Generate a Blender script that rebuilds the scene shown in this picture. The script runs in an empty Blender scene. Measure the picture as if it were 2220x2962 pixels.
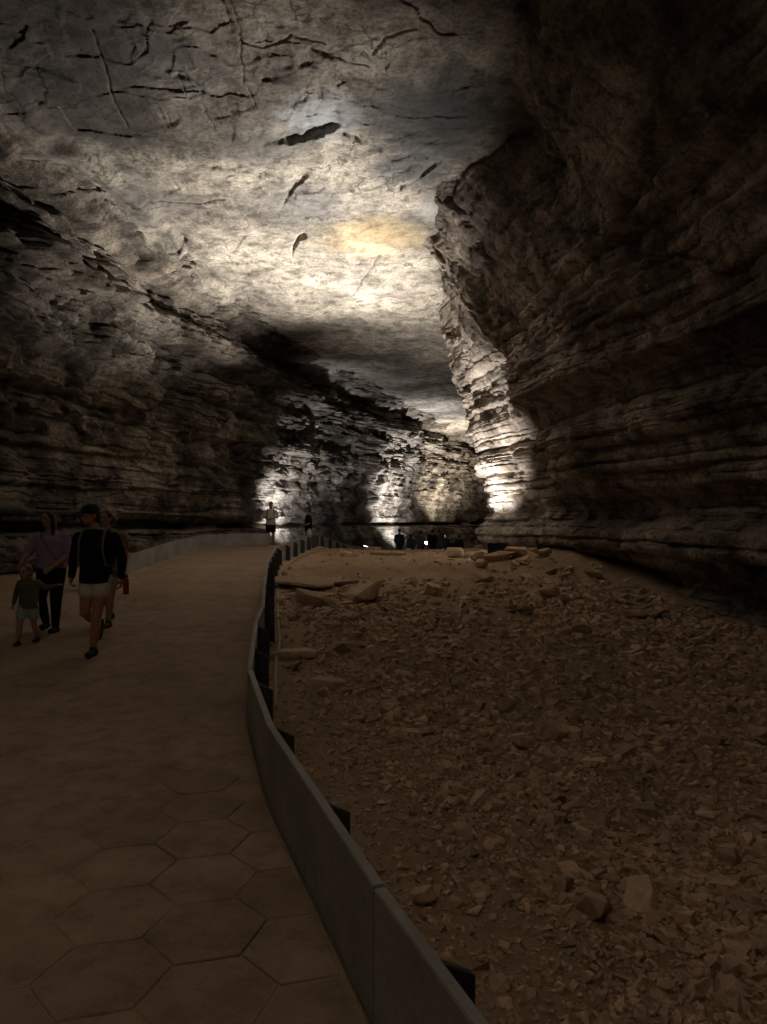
import bpy, bmesh, math, random
import numpy as np
from mathutils import Vector, Matrix

# ------------------------------------------------------------------ camera, world, exposure
SC = bpy.context.scene
COL = SC.collection
EYE = 1.7
F = 2055.0                      # focal length in photo pixels (photo 2220 x 2962), horizon row 1510
cam = bpy.data.cameras.new('camera')
cam_o = bpy.data.objects.new('camera', cam)
COL.objects.link(cam_o)
cam_o.location = (0, 0, EYE)
cam_o.rotation_euler = (math.radians(90), 0, 0)
cam.sensor_fit = 'VERTICAL'
cam.sensor_height = 24.0
cam.lens = 24.0 * F / 2962.0
cam.shift_y = 29.0 / 2962.0
cam.clip_start = 0.05
cam.clip_end = 400
SC.camera = cam_o
world = bpy.data.worlds.new('World')
SC.world = world
world.use_nodes = True
world.node_tree.nodes['Background'].inputs[0].default_value = (0.02, 0.018, 0.015, 1)
world.node_tree.nodes['Background'].inputs[1].default_value = 0.05
SC.view_settings.view_transform = 'Standard'
SC.view_settings.look = 'None'
SC.view_settings.exposure = 0.0
SC.view_settings.gamma = 1.0
SC.view_settings.use_curve_mapping = False
SC.render.engine = 'CYCLES'
SC.cycles.use_denoising = True
SC.cycles.max_bounces = 6
SC.cycles.diffuse_bounces = 5
SC.cycles.sample_clamp_indirect = 4.0
SC.cycles.use_adaptive_sampling = True
SC.cycles.adaptive_threshold = 0.02
# lamp powers (W) of the cave's floodlights and the added fill lamp behind the viewer, each built with its housing further down
POWER = dict(main=16500, column=2600, wall=1500, far=7000, corner=7500, group=40, ledge=250, rear_fill=9000)

rng = np.random.default_rng(7)
random.seed(7)

# ------------------------------------------------------------------ noise helpers
def _h(ix, iy, seed=0):
    x = (ix.astype(np.int64) * 374761393 + iy.astype(np.int64) * 668265263 + int(seed) * 1442695041) & 0xFFFFFFFF
    x = ((x ^ (x >> 13)) * 1274126177) & 0xFFFFFFFF
    x = ((x ^ (x >> 16)) * 2246822519) & 0xFFFFFFFF
    x = x ^ (x >> 15)
    return (x & 0xFFFFFF) / float(0x1000000)

def vn(x, y, seed=0):
    x = np.asarray(x, float); y = np.asarray(y, float)
    xi = np.floor(x); yi = np.floor(y)
    fx = x - xi; fy = y - yi
    fx = fx * fx * fx * (fx * (fx * 6 - 15) + 10); fy = fy * fy * fy * (fy * (fy * 6 - 15) + 10)
    a = _h(xi, yi, seed); b = _h(xi + 1, yi, seed); c = _h(xi, yi + 1, seed); d = _h(xi + 1, yi + 1, seed)
    return (a * (1 - fx) + b * fx) * (1 - fy) + (c * (1 - fx) + d * fx) * fy

def fbm(x, y, seed=0, octs=4, gain=0.5):
    """-1 .. 1"""
    t = 0; a = 1.0; n = 0
    for o in range(octs):
        t = t + a * (vn(x * 2 ** o + 17.3 * o, y * 2 ** o + 9.1 * o, seed + o * 13) * 2 - 1)
        n += a; a *= gain
    return t / n

def worley(x, y, seed=0):
    xi = np.floor(x); yi = np.floor(y)
    f1 = np.full(x.shape, 9.0); f2 = np.full(x.shape, 9.0); idv = np.zeros(x.shape)
    for dx in (-1, 0, 1):
        for dy in (-1, 0, 1):
            cx = xi + dx; cy = yi + dy
            px_ = cx + _h(cx, cy, seed); py_ = cy + _h(cx, cy, seed + 5)
            d = np.hypot(px_ - x, py_ - y)
            hid = _h(cx, cy, seed + 11)
            m = d < f1
            f2 = np.where(m, f1, np.minimum(f2, d)); idv = np.where(m, hid, idv); f1 = np.where(m, d, f1)
    return f1, f2, idv

def sstep(a, b, x):
    t = np.clip((x - a) / (b - a), 0, 1)
    return t * t * (3 - 2 * t)

def gauss(x, m, s):
    return np.exp(-((x - m) / s) ** 2)

# ------------------------------------------------------------------ material helpers
def new_mat(name):
    m = bpy.data.materials.new(name); m.use_nodes = True
    nt = m.node_tree
    return m, nt, nt.nodes['Principled BSDF'], nt.nodes, nt.links

def noise_node(nt, coord, scale, detail=6, rough=0.6, dist=0.0, vec_scale=None):
    n = nt.nodes.new('ShaderNodeTexNoise')
    n.inputs['Scale'].default_value = scale; n.inputs['Detail'].default_value = detail
    n.inputs['Roughness'].default_value = rough; n.inputs['Distortion'].default_value = dist
    if vec_scale:
        mp = nt.nodes.new('ShaderNodeMapping'); mp.inputs['Scale'].default_value = vec_scale
        nt.links.new(coord, mp.inputs['Vector']); coord = mp.outputs['Vector']
    nt.links.new(coord, n.inputs['Vector'])
    return n.outputs['Fac']

def ramp(nt, fac, stops, interp='LINEAR'):
    r = nt.nodes.new('ShaderNodeValToRGB'); r.color_ramp.interpolation = interp
    e = r.color_ramp.elements
    while len(e) < len(stops): e.new(0.5)
    for k, (p, c) in enumerate(stops):
        e[k].position = p; e[k].color = (c[0], c[1], c[2], 1) if hasattr(c, '__len__') else (c, c, c, 1)
    nt.links.new(fac, r.inputs['Fac'])
    return r.outputs['Color']

def mix(nt, a, b, fac, mode='MIX'):
    m = nt.nodes.new('ShaderNodeMix'); m.data_type = 'RGBA'; m.blend_type = mode
    for sock, v in ((m.inputs['Factor'], fac), (m.inputs['A'], a), (m.inputs['B'], b)):
        if isinstance(v, (int, float)): sock.default_value = v
        elif isinstance(v, tuple): sock.default_value = (*v, 1)
        else: nt.links.new(v, sock)
    return m.outputs['Result']

def add_bump(nt, bsdf, height, strength=0.5, dist=0.02, chain=None):
    b = nt.nodes.new('ShaderNodeBump'); b.inputs['Strength'].default_value = strength; b.inputs['Distance'].default_value = dist
    nt.links.new(height, b.inputs['Height'])
    if chain is not None: nt.links.new(chain, b.inputs['Normal'])
    nt.links.new(b.outputs['Normal'], bsdf.inputs['Normal'])
    return b.outputs['Normal']

def geo_pos(nt):
    return nt.nodes.new('ShaderNodeNewGeometry').outputs['Position']

def blot(nt, pos, centre, radius, soft=0.6, nscale=1.2):
    """stain and tint mask: ragged round patch about a place in the cave"""
    d = nt.nodes.new('ShaderNodeVectorMath'); d.operation = 'DISTANCE'; d.inputs[1].default_value = centre
    nt.links.new(pos, d.inputs[0])
    n = noise_node(nt, pos, nscale, 3, 0.65)
    a = nt.nodes.new('ShaderNodeMath'); a.operation = 'MULTIPLY_ADD'; a.inputs[1].default_value = radius * 1.6; 
    nt.links.new(n, a.inputs[0]); nt.links.new(d.outputs['Value'], a.inputs[2])
    mr = nt.nodes.new('ShaderNodeMapRange'); mr.inputs['From Min'].default_value = radius * (1.55 - soft * 0.5); mr.inputs['From Max'].default_value = radius * (1.55 + soft)
    mr.inputs['To Min'].default_value = 1; mr.inputs['To Max'].default_value = 0
    nt.links.new(a.outputs[0], mr.inputs['Value'])
    return mr.outputs['Result']

def rock_material(name, pale, mid, dark, strat=True, blots=(), crack=0.5, bump=0.9, relief_shade=0.0):
    m, nt, bs, N, L = new_mat(name)
    pos = geo_pos(nt)
    big = noise_node(nt, pos, 0.45, 3, 0.6)
    c = ramp(nt, big, [(0.38, dark), (0.5, mid), (0.61, pale)])
    med = noise_node(nt, pos, 2.6, 4, 0.68)
    c = mix(nt, c, ramp(nt, med, [(0.36, 0.42), (0.5, 1.0), (0.63, 1.3)]), 0.85, 'MULTIPLY')
    fine = noise_node(nt, pos, 14, 4, 0.7)
    c = mix(nt, c, ramp(nt, fine, [(0.36, 0.5), (0.5, 1.0), (0.64, 1.3)]), 0.8, 'MULTIPLY')
    if strat:
        st = noise_node(nt, pos, 1.0, 3, 0.65, 0, (0.25, 0.25, 5.0))
        c = mix(nt, c, ramp(nt, st, [(0.32, 0.6), (0.5, 1.0), (0.7, 1.2)]), 0.7, 'MULTIPLY')
    if relief_shade:  # dark noise patches put relief shading into the wall colour
        shade_noise = noise_node(nt, pos, 0.8, 5, 0.7, 0, (0.8, 0.8, 1.8))
        c = mix(nt, c, ramp(nt, shade_noise, [(0.40, 0.16), (0.52, 1.0), (0.7, 1.15)]), relief_shade, 'MULTIPLY')
    for col, cen, rad, amt in blots:
        f = blot(nt, pos, cen, rad)
        mm = nt.nodes.new('ShaderNodeMath'); mm.operation = 'MULTIPLY'; mm.inputs[1].default_value = amt
        L.new(f, mm.inputs[0])
        c = mix(nt, c, mix(nt, col, ramp(nt, med, [(0.3, 0.6), (0.7, 1.25)]), 0.8, 'MULTIPLY'), mm.outputs[0])
    # thin cracks
    w = nt.nodes.new('ShaderNodeTexVoronoi'); w.feature = 'DISTANCE_TO_EDGE'; w.inputs['Scale'].default_value = 1.1
    wn = nt.nodes.new('ShaderNodeTexNoise'); wn.inputs['Scale'].default_value = 1.7; wn.inputs['Detail'].default_value = 3
    L.new(pos, wn.inputs['Vector'])
    ad = nt.nodes.new('ShaderNodeVectorMath'); ad.operation = 'ADD'
    L.new(pos, ad.inputs[0]); L.new(wn.outputs['Color'], ad.inputs[1]); L.new(ad.outputs[0], w.inputs['Vector'])
    cr = ramp(nt, w.outputs['Distance'], [(0.0, 0.0), (0.018, 0.55), (0.035, 1.0)])
    gate = ramp(nt, big, [(0.52, 1.0), (0.6, 0.0)])
    crk = mix(nt, cr, (1, 1, 1), gate)
    c = mix(nt, c, crk, crack, 'MULTIPLY')
    L.new(c, bs.inputs['Base Color'])
    bs.inputs['Roughness'].default_value = 0.92
    bs.inputs['Specular IOR Level'].default_value = 0.2
    h1 = noise_node(nt, pos, 6.0, 6, 0.72)
    add_bump(nt, bs, h1, bump, 0.10)
    return m

def plain_rough(name, col, var=0.3, scale=8, rough=0.85, bump=0.3, bdist=0.01, spec=0.25, obj=False, metal=0.0):
    m, nt, bs, N, L = new_mat(name)
    if obj:
        tc = nt.nodes.new('ShaderNodeTexCoord'); pos = tc.outputs['Object']
    else: pos = geo_pos(nt)
    n = noise_node(nt, pos, scale, 6, 0.65)
    c = mix(nt, tuple(col), ramp(nt, n, [(0.25, 1 - var), (0.75, 1 + var)]), 1.0, 'MULTIPLY')
    L.new(c, bs.inputs['Base Color'])
    bs.inputs['Roughness'].default_value = rough; bs.inputs['Specular IOR Level'].default_value = spec
    bs.inputs['Metallic'].default_value = metal
    if bump: add_bump(nt, bs, noise_node(nt, pos, scale * 3, 6, 0.7), bump, bdist)
    return m

def emit_mat(name, col, strength):
    m, nt, bs, N, L = new_mat(name)
    bs.inputs['Base Color'].default_value = (*col, 1)
    bs.inputs['Emission Color'].default_value = (*col, 1)
    bs.inputs['Emission Strength'].default_value = strength
    return m

def ground_material():
    m, nt, bs, N, L = new_mat('cave_earth')
    pos = geo_pos(nt)
    a = noise_node(nt, pos, 0.5, 6, 0.6, 0.4)
    c = ramp(nt, a, [(0.3, (0.32, 0.225, 0.15)), (0.5, (0.42, 0.30, 0.20)), (0.7, (0.49, 0.36, 0.245))])
    b = noise_node(nt, pos, 6, 8, 0.7)
    c = mix(nt, c, ramp(nt, b, [(0.3, 0.6), (0.55, 1.0), (0.8, 1.2)]), 0.8, 'MULTIPLY')
    g = noise_node(nt, pos, 60, 4, 0.7)
    c = mix(nt, c, ramp(nt, g, [(0.3, 0.65), (0.6, 1.1)]), 0.6, 'MULTIPLY')
    L.new(c, bs.inputs['Base Color'])
    bs.inputs['Roughness'].default_value = 0.95; bs.inputs['Specular IOR Level'].default_value = 0.1
    add_bump(nt, bs, noise_node(nt, pos, 12, 6, 0.75), 0.7, 0.05)
    return m

def stone_material(name, a, b):
    """loose stones: each stone (mesh island) its own tone, dusted"""
    m, nt, bs, N, L = new_mat(name)
    g = nt.nodes.new('ShaderNodeNewGeometry')
    oi = nt.nodes.new('ShaderNodeObjectInfo')
    s = nt.nodes.new('ShaderNodeMath'); s.operation = 'ADD'
    L.new(g.outputs['Random Per Island'], s.inputs[0]); L.new(oi.outputs['Random'], s.inputs[1])
    fr = nt.nodes.new('ShaderNodeMath'); fr.operation = 'FRACT'; L.new(s.outputs[0], fr.inputs[0])
    c = ramp(nt, fr.outputs[0], [(0.0, a), (0.7, b), (1.0, tuple(x * 1.3 for x in b))])
    n = noise_node(nt, g.outputs['Position'], 18, 7, 0.7)
    c = mix(nt, c, ramp(nt, n, [(0.3, 0.6), (0.6, 1.05), (0.8, 1.25)]), 0.75, 'MULTIPLY')
    L.new(c, bs.inputs['Base Color'])
    bs.inputs['Roughness'].default_value = 0.95; bs.inputs['Specular IOR Level'].default_value = 0.1
    add_bump(nt, bs, noise_node(nt, g.outputs['Position'], 40, 6, 0.7), 0.5, 0.01)
    return m

M = {}
M['ground'] = ground_material()
M['stone'] = stone_material('loose_stone', (0.45, 0.325, 0.23), (0.63, 0.46, 0.325))
M['wall_l'] = rock_material('limestone_wall_a', (0.31, 0.27, 0.222), (0.21, 0.177, 0.142), (0.09, 0.075, 0.058), relief_shade=0.7)
M['wall_r'] = rock_material('limestone_wall_b', (0.50, 0.435, 0.37), (0.37, 0.31, 0.26), (0.20, 0.16, 0.13), relief_shade=0.45)
CZ = 8.7
M['ceil'] = rock_material('limestone_ceiling', (0.415, 0.37, 0.305), (0.29, 0.255, 0.21), (0.165, 0.146, 0.123), strat=False, crack=0.7, bump=0.4, blots=[
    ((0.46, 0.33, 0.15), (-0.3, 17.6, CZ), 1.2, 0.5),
    ((0.075, 0.073, 0.072), (1.0, 12.3, CZ), 1.3, 0.9),
    ((0.10, 0.098, 0.097), (0.7, 14.0, CZ), 1.1, 0.85),
    ((0.40, 0.42, 0.44), (-1.2, 12.4, CZ), 0.7, 0.8),
    ((0.06, 0.052, 0.045), (-5.0, 12.0, CZ), 1.9, 0.9), ((0.065, 0.056, 0.048), (-4.4, 9.4, CZ), 1.9, 0.9), ((0.12, 0.11, 0.10), (-5.3, 15.5, CZ), 1.2, 0.7),  # darker ragged patches over the left side of the roof
    ((0.17, 0.165, 0.165), (-1.8, 15.8, CZ), 1.1, 0.6), ((0.13, 0.12, 0.11), (-3.0, 11.0, CZ), 0.9, 0.6), ((0.16, 0.15, 0.14), (-2.0, 13.2, CZ), 0.8, 0.6),
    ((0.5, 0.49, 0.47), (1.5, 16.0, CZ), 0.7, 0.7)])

# ------------------------------------------------------------------ object helpers
def tag(o, label=None, cat=None, group=None, kind=None):
    if label: o['label'] = label
    if cat: o['category'] = cat
    if group: o['group'] = group
    if kind: o['kind'] = kind
    return o

def empty(name, loc=(0, 0, 0), rz=0.0):
    o = bpy.data.objects.new(name, None); COL.objects.link(o)
    o.location = loc; o.rotation_euler = (0, 0, rz); o.empty_display_size = 0.1
    return o

def link_mesh(name, me, mat=None, parent=None):
    o = bpy.data.objects.new(name, me); COL.objects.link(o)
    if mat is not None and not me.materials: me.materials.append(mat)
    if parent is not None: o.parent = parent
    return o

def grid_mesh(name, X, Y, Z, mat, flip=False, smooth=True, crisp=0):
    nu, nv = X.shape
    co = np.stack([X, Y, Z], -1).reshape(-1, 3).astype(np.float32)
    i = np.arange((nu - 1) * (nv - 1)); a = (i // (nv - 1)) * nv + i % (nv - 1)
    q = np.stack([a, a + 1, a + nv + 1, a + nv], -1)
    if flip: q = q[:, ::-1]
    me = bpy.data.meshes.new(name)
    me.vertices.add(len(co)); me.vertices.foreach_set('co', co.ravel())
    me.loops.add(q.size); me.loops.foreach_set('vertex_index', q.ravel().astype(np.int32))
    me.polygons.add(len(q)); me.polygons.foreach_set('loop_start', np.arange(0, q.size, 4, dtype=np.int32))
    me.polygons.foreach_set('loop_total', np.full(len(q), 4, np.int32))
    me.polygons.foreach_set('use_smooth', np.full(len(q), smooth, bool))
    me.update(calc_edges=True)
    if crisp: me.set_sharp_from_angle(angle=math.radians(crisp))
    return link_mesh(name, me, mat)

def bm_obj(name, bm, mat, parent=None, smooth=False):
    me = bpy.data.meshes.new(name)
    if smooth:
        for f in bm.faces: f.smooth = True
    bm.to_mesh(me); bm.free()
    return link_mesh(name, me, mat, parent)

def box_bm(sx, sy, sz, bev=0.0, centre=(0, 0, 0), rot=None, bm=None):
    bm2 = bmesh.new(); bmesh.ops.create_cube(bm2, size=1)
    for v in bm2.verts: v.co = Vector((v.co.x * sx, v.co.y * sy, v.co.z * sz))
    if bev: bmesh.ops.bevel(bm2, geom=list(bm2.edges), offset=bev, segments=2, affect='EDGES', profile=0.6)
    mt = Matrix.Translation(centre) @ (rot.to_4x4() if rot else Matrix())
    bmesh.ops.transform(bm2, matrix=mt, verts=bm2.verts)
    if bm is None: return bm2
    me = bpy.data.meshes.new('t'); bm2.to_mesh(me); bm2.free(); bm.from_mesh(me); bpy.data.meshes.remove(me)
    return bm

# ------------------------------------------------------------------ layout of the passage (metres)
def catmull(pts, n=60):
    P = np.array(pts, float); out = []
    for i in range(len(P) - 1):
        p0 = P[max(i - 1, 0)]; p1 = P[i]; p2 = P[i + 1]; p3 = P[min(i + 2, len(P) - 1)]
        for t in np.linspace(0, 1, n, endpoint=False):
            out.append(0.5 * ((2 * p1) + (-p0 + p2) * t + (2 * p0 - 5 * p1 + 4 * p2 - p3) * t * t + (-p0 + 3 * p1 - 3 * p2 + p3) * t ** 3))
    out.append(P[-1])
    return np.array(out)

BARRIER = [(0.9, 0.0), (-0.034, 2.41), (-0.70, 4.3), (-1.14, 5.95), (-1.49, 8.19), (-1.60, 9.3), (-1.92, 11.3), (-2.5, 15.2), (-2.93, 19.1),
           (-2.78, 22.0), (-2.6, 25.0), (-2.75, 28.5), (-1.9, 33.0), (0.2, 37.0)]
BX = np.array([p[0] for p in BARRIER]); BY = np.array([p[1] for p in BARRIER])
LEFT_EDGE_Y = np.array([-6, 0, 10, 14, 17, 24.8, 28, 34, 40.]); LEFT_EDGE_X = np.array([-5.0, -5.2, -5.7, -5.9, -6.1, -6.4, -6.6, -4.8, -2.])
bar_x = lambda y: np.interp(y, BY, BX)
left_x = lambda y: np.interp(y, LEFT_EDGE_Y, LEFT_EDGE_X)

PATH_Y = np.array([-8, 5.5, 7.0, 10, 24, 26.5, 29, 34, 39, 44, 70.]); PATH_Z = np.array([0, 0, 0.04, 0.165, 0.77, 0.82, 0.74, 0.10, -0.6, -0.7, -0.8])
def path_z(y):
    return np.interp(y, PATH_Y, PATH_Z)

def ground_z(x, y):
    x = np.asarray(x, float); y = np.asarray(y, float)
    base = path_z(y)
    bx = bar_x(y); lx = left_x(y)
    dr = x - bx                                   # distance right of the barrier
    dl = lx - x
    right = sstep(0.12, 0.6, dr)
    left = sstep(0.0, 0.8, dl)
    bumps = (1 - 0.55 * sstep(16, 24, y)) * 0.16 * fbm(x * 0.45, y * 0.45, 3, 4) + 0.05 * fbm(x * 1.6, y * 1.6, 5, 3)
    far = sstep(10, 16, y)
    mound = -0.15 * sstep(17, 24, y) * (1 - sstep(30, 36, y))
    talus = 0.38 * sstep(2.6, 5.2, x) * sstep(11, 15, y) * (1 - sstep(27, 30, y)) * sstep(14, 19, y) - 0.30 * sstep(1.0, 4.5, x) * sstep(6, 10, y) * (1 - sstep(15, 21, y))
    ledge = sstep(17.0, 18.2, y + 0.5 * fbm(x * 0.8, y * 0.2, 8, 3) + 0.25 * np.abs(x + 1.0)) * 0.12 * gauss(x, -1.0, 1.2) * (1 - sstep(19, 23, y))
    z = base - 0.03 + right * (bumps * 0.9 + 0.02 + mound + talus + ledge + 0.018 * fbm(x * 5, y * 5, 6, 3))
    z = z + left * (bumps * 0.8 + 0.30 * sstep(0.2, 2.2, dl) + 0.05 * fbm(x * 3, y * 3, 6, 3))
    return z

# ground sheet: reaches under every wall of the passage
def spaced(a, b, k, lo, hi):
    out = [a]
    while out[-1] < b: out.append(out[-1] + min(max(k * abs(out[-1]), lo), hi))
    return np.array(out)
gy = np.concatenate([np.linspace(-8, 1.8, 14)[:-1], spaced(1.8, 30, 0.0075, 0.02, 0.16), np.linspace(30.3, 90, 60)])
gx = np.concatenate([np.linspace(-13, -6, 25)[:-1], np.linspace(-6, 7.5, 290), np.linspace(7.8, 40, 24)])
GX, GY = np.meshgrid(gx, gy, indexing='ij')
ground = grid_mesh('ground', GX, GY, ground_z(GX, GY), M['ground'], flip=True)
tag(ground, 'bare brown earth floor of the cave rising to a low mound', kind='structure')

# ------------------------------------------------------------------ rock walls
def strata(s, z, seed, amp=1.0, layers=None):
    zw = z + 0.10 * fbm(s * 0.22, z * 0.25, seed, 3) + 0.025 * fbm(s * 1.3, z * 0.8, seed + 3, 3)
    tot = np.zeros(s.shape)
    layers = layers or [(1.15, 2.6, 0.20, 0.10), (0.40, 1.1, 0.11, 0.055), (0.14, 0.5, 0.05, 0.025)]
    for li, (th, Lb, am, gr) in enumerate(layers):
        r = np.random.default_rng(seed * 31 + li)
        bounds = -1.5 + np.cumsum(th * (0.45 + 1.1 * r.random(int(16 / th))))
        k = np.searchsorted(bounds, zw)
        lo = bounds[np.clip(k - 1, 0, len(bounds) - 1)]; hi = bounds[np.clip(k, 0, len(bounds) - 1)]
        f = np.minimum(np.abs(zw - lo), np.abs(hi - zw))
        hk = _h(k, k * 0, seed + li)
        su = s + hk * 20 + 0.18 * Lb * fbm(s * 1.1 / Lb, z * 2.0 / th, seed + 7, 3)
        Lk = Lb * (0.55 + 0.9 * _h(k, k * 0 + 3, seed + li))
        bi = np.floor(su / Lk); fr = su / Lk - bi; fb = np.minimum(fr, 1 - fr) * Lk
        hb = _h(k, bi, seed + 20 + li)
        off = am * (1.1 * (hb - 0.5) + 0.9 * (hk - 0.5))
        off = off - gr * np.exp(-(f / (0.10 * th)) ** 2) * (0.4 + hk)
        off = off - 0.8 * gr * np.exp(-(fb / (0.05 * Lb)) ** 2) * (hb > 0.35)
        # sloping tops: a bed weathers back towards its top
        off = off + am * 0.35 * (0.5 - (zw - lo) / np.maximum(hi - lo, 0.02))
        tot += off
    return amp * tot

def wall_points(curve, smin_y, k, zs, profile, coarse=0.5, far_coarse=None):
    seg = np.hypot(*np.diff(curve, axis=0).T); S = np.concatenate([[0], np.cumsum(seg)])
    s = 0.0; out = []
    while s < S[-1]:
        out.append(s)
        px_ = np.interp(s, S, curve[:, 0]); py_ = np.interp(s, S, curve[:, 1])
        step = k * math.hypot(px_, py_) if py_ > smin_y else coarse
        if far_coarse and py_ > far_coarse[0] and px_ > far_coarse[1]: step = coarse
        s += step
    s = np.array(out)
    px_ = np.interp(s, S, curve[:, 0]); py_ = np.interp(s, S, curve[:, 1])
    tx = np.interp(s + .8, S, curve[:, 0]) - np.interp(s - .8, S, curve[:, 0]); ty = np.interp(s + .8, S, curve[:, 1]) - np.interp(s - .8, S, curve[:, 1])
    l = np.hypot(tx, ty); tx /= l; ty /= l
    SS, ZZ = np.meshgrid(s, zs, indexing='ij')
    return s, px_, py_, tx, ty, SS, ZZ

# right wall -------------------------------------------------------
RW = catmull([(7.0, -8), (6.8, 4), (6.45, 11), (6.1, 15), (5.5, 19), (4.5, 22), (3.6, 24.3), (4.0, 26.5), (6.4, 29), (10.5, 32), (17, 37), (26, 44), (40, 54)])
zs = np.linspace(-0.7, 9.6, 350)
s, px_, py_, tx, ty, SS, ZZ = wall_points(RW, 9, 0.0028, zs, None, 0.5, (28.0, 6.0))
YY = np.broadcast_to(py_[:, None], SS.shape)
LZ = [-0.7, 0.0, 0.25, 0.45, 0.75, 1.0, 1.45, 1.6, 1.75, 2.15, 2.35, 3.2, 4.2, 4.45, 4.7, 5.15, 6.0, 7.0, 8.0, 8.7, 9.6]
LV = [0.1, 0.0, -0.45, -0.4, 0.35, 0.55, 0.5, 0.2, -0.1, -0.05, 0.3, 0.45, 0.65, 0.75, 1.35, 1.5, 2.1, 2.9, 3.6, 4.2, 4.75]
zwarp = ZZ + 0.12 * fbm(SS * 0.18, ZZ * 0.0 + 1.0, 41, 3)
lean = np.interp(zwarp, LZ, LV)
scale = np.interp(YY, [11, 16, 19, 21, 23, 25, 60], [1.0, 1.02, 1.0, 0.72, 0.50, 0.40, 0.5])
D = lean * scale
D += 1.25 * np.where(YY < 18.0, gauss(YY, 18.0, 5.0), gauss(YY, 18.0, 2.2)) * sstep(1.3, 3.4, ZZ) * (1 - 0.93 * sstep(4.7, 7.0, ZZ)) + 0.5 * gauss(YY, 20.6, 2.2) * sstep(6.0, 7.6, ZZ)
D -= 0.30 * gauss(YY, 20.6, 1.1) * sstep(2, 4, ZZ) + (0.3 * gauss(YY, 12.7, 1.1) - 0.5 * gauss(YY, 9.5, 1.9) - 0.5 * gauss(YY, 15.8, 1.4)) * sstep(6.3, 8.2, ZZ)
D += 0.22 * fbm(SS * 0.28, ZZ * 0.3, 51, 4) + 0.10 * fbm(SS * 1.1, ZZ * 1.1, 53, 4)
up = sstep(4.6, 6.2, ZZ)                       # the high overhang breaks in big slabs, the beds below in courses
f1, f2, idv = worley(SS * 0.55 + 0.3 * fbm(SS * .9, ZZ * .9, 60, 3), ZZ * 0.75 + 0.25 * fbm(SS, ZZ, 61, 3), 62)
g1, g2, idw = worley(SS * 1.5 + 0.3 * fbm(SS * 2, ZZ * 2, 63, 3), ZZ * 1.7 + 0.3 * fbm(SS * 2, ZZ * 2, 64, 3), 65)
slabs = 0.24 * (idv - 0.5) - 0.06 * np.exp(-((f2 - f1) / 0.05) ** 2) + 0.10 * (idw - 0.5) * (0.5 + 0.5 * gauss(YY, 19, 4))
rough_edge = gauss(YY, 19.5, 4.5) * sstep(3, 5.5, ZZ)
D += up * slabs + (1 - 0.35 * up) * strata(SS, ZZ, 5, 1.15)
D += rough_edge * (0.10 * (idw - 0.5) + 0.07 * fbm(SS * 2.2, ZZ * 2.2, 71, 4))
D += 0.022 * fbm(SS * 5, ZZ * 6, 73, 3)
NX, NY = -ty, tx                                # interior is on the left of the direction of travel
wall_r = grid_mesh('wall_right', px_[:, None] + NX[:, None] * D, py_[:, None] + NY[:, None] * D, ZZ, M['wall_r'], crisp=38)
tag(wall_r, 'leaning limestone cave wall of level beds with an undercut foot', kind='structure')

# left wall, bending round to close the view ----------------------
LW = catmull([(-8.8, -8), (-8.6, 5), (-8.4, 13), (-7.8, 20), (-6.0, 27), (-4.5, 33), (-2.2, 40), (0.1, 46), (2.8, 54), (6.4, 62), (11.5, 69), (18, 75), (29, 81)])
zs = np.linspace(-1.6, 9.5, 330)
s, px_, py_, tx, ty, SS, ZZ = wall_points(LW, 9, 0.0036, zs, None, 0.5, (70.0, 12.5))
YY = np.broadcast_to(py_[:, None], SS.shape)
LZ = [-1.6, 0.9, 1.2, 1.42, 1.50, 1.64, 1.72, 1.95, 2.6, 3.4, 4.4, 5.4, 6.3, 7.1, 7.7, 8.2, 8.7, 9.5]
LV = [0.75, 0.62, 0.55, 0.4, -0.5, -0.5, 0.25, 0.38, 0.15, 0.1, 0.35, 0.75, 1.15, 1.75, 1.65, 1.6, 2.3, 3.2]
crev = ZZ + 0.05 * fbm(SS * 0.3, SS * 0.0, 81, 3)
D0 = np.interp(crev, LZ, LV); D1 = np.interp(crev, [-1.6, 0.9, 1.3, 1.6, 1.95], [0.75, 0.62, 0.5, 0.15, 0.38])
cm = sstep(-0.25, 0.25, fbm(SS * 0.35, SS * 0.0 + 4, 83, 3) + 0.15) * 0.85 + 0.15
D = np.where(crev < 1.95, D1 + (D0 - D1) * cm, D0)
D += 0.55 * fbm(SS * 0.16, ZZ * 0.22, 91, 4) * sstep(1.7, 3.0, ZZ) + 0.14 * fbm(SS * 0.9, ZZ * 0.9, 93, 4)
ridge = 1 - np.abs(fbm(SS * 0.5 + ZZ * 0.25, ZZ * 0.8, 95, 4))
D += 0.55 * (ridge - 0.7) * sstep(2.5, 4.5, ZZ)
rid2 = 1 - np.abs(fbm(SS * 1.3 + 0.6 * fbm(SS * .5, ZZ * .5, 194, 3), ZZ * 1.1, 195, 4))
D += 0.16 * (rid2 - 0.7) * sstep(3.0, 5.0, ZZ)
D += strata(SS + 0.5 * ZZ, ZZ, 29, 1.0, [(0.75, 2.2, 0.42, 0.16), (0.3, 1.0, 0.2, 0.08)]) * sstep(5.2, 6.4, ZZ)
f1, f2, idv = worley(SS * 0.8 + 0.4 * fbm(SS * .8, ZZ * .8, 96, 3), ZZ * 1.6 + 0.3 * fbm(SS, ZZ, 97, 3), 98)
D += 0.18 * (idv - 0.5) * sstep(2.2, 4, ZZ) - 0.06 * np.exp(-((f2 - f1) / 0.06) ** 2)
farm = sstep(24, 32, YY)
D += strata(SS, ZZ, 9, 1.0, [(1.15, 2.6, 0.20, 0.10), (0.40, 1.3, 0.10, 0.05), (0.16, 0.7, 0.028, 0.02)]) * (0.75 - 0.2 * farm)
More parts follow.
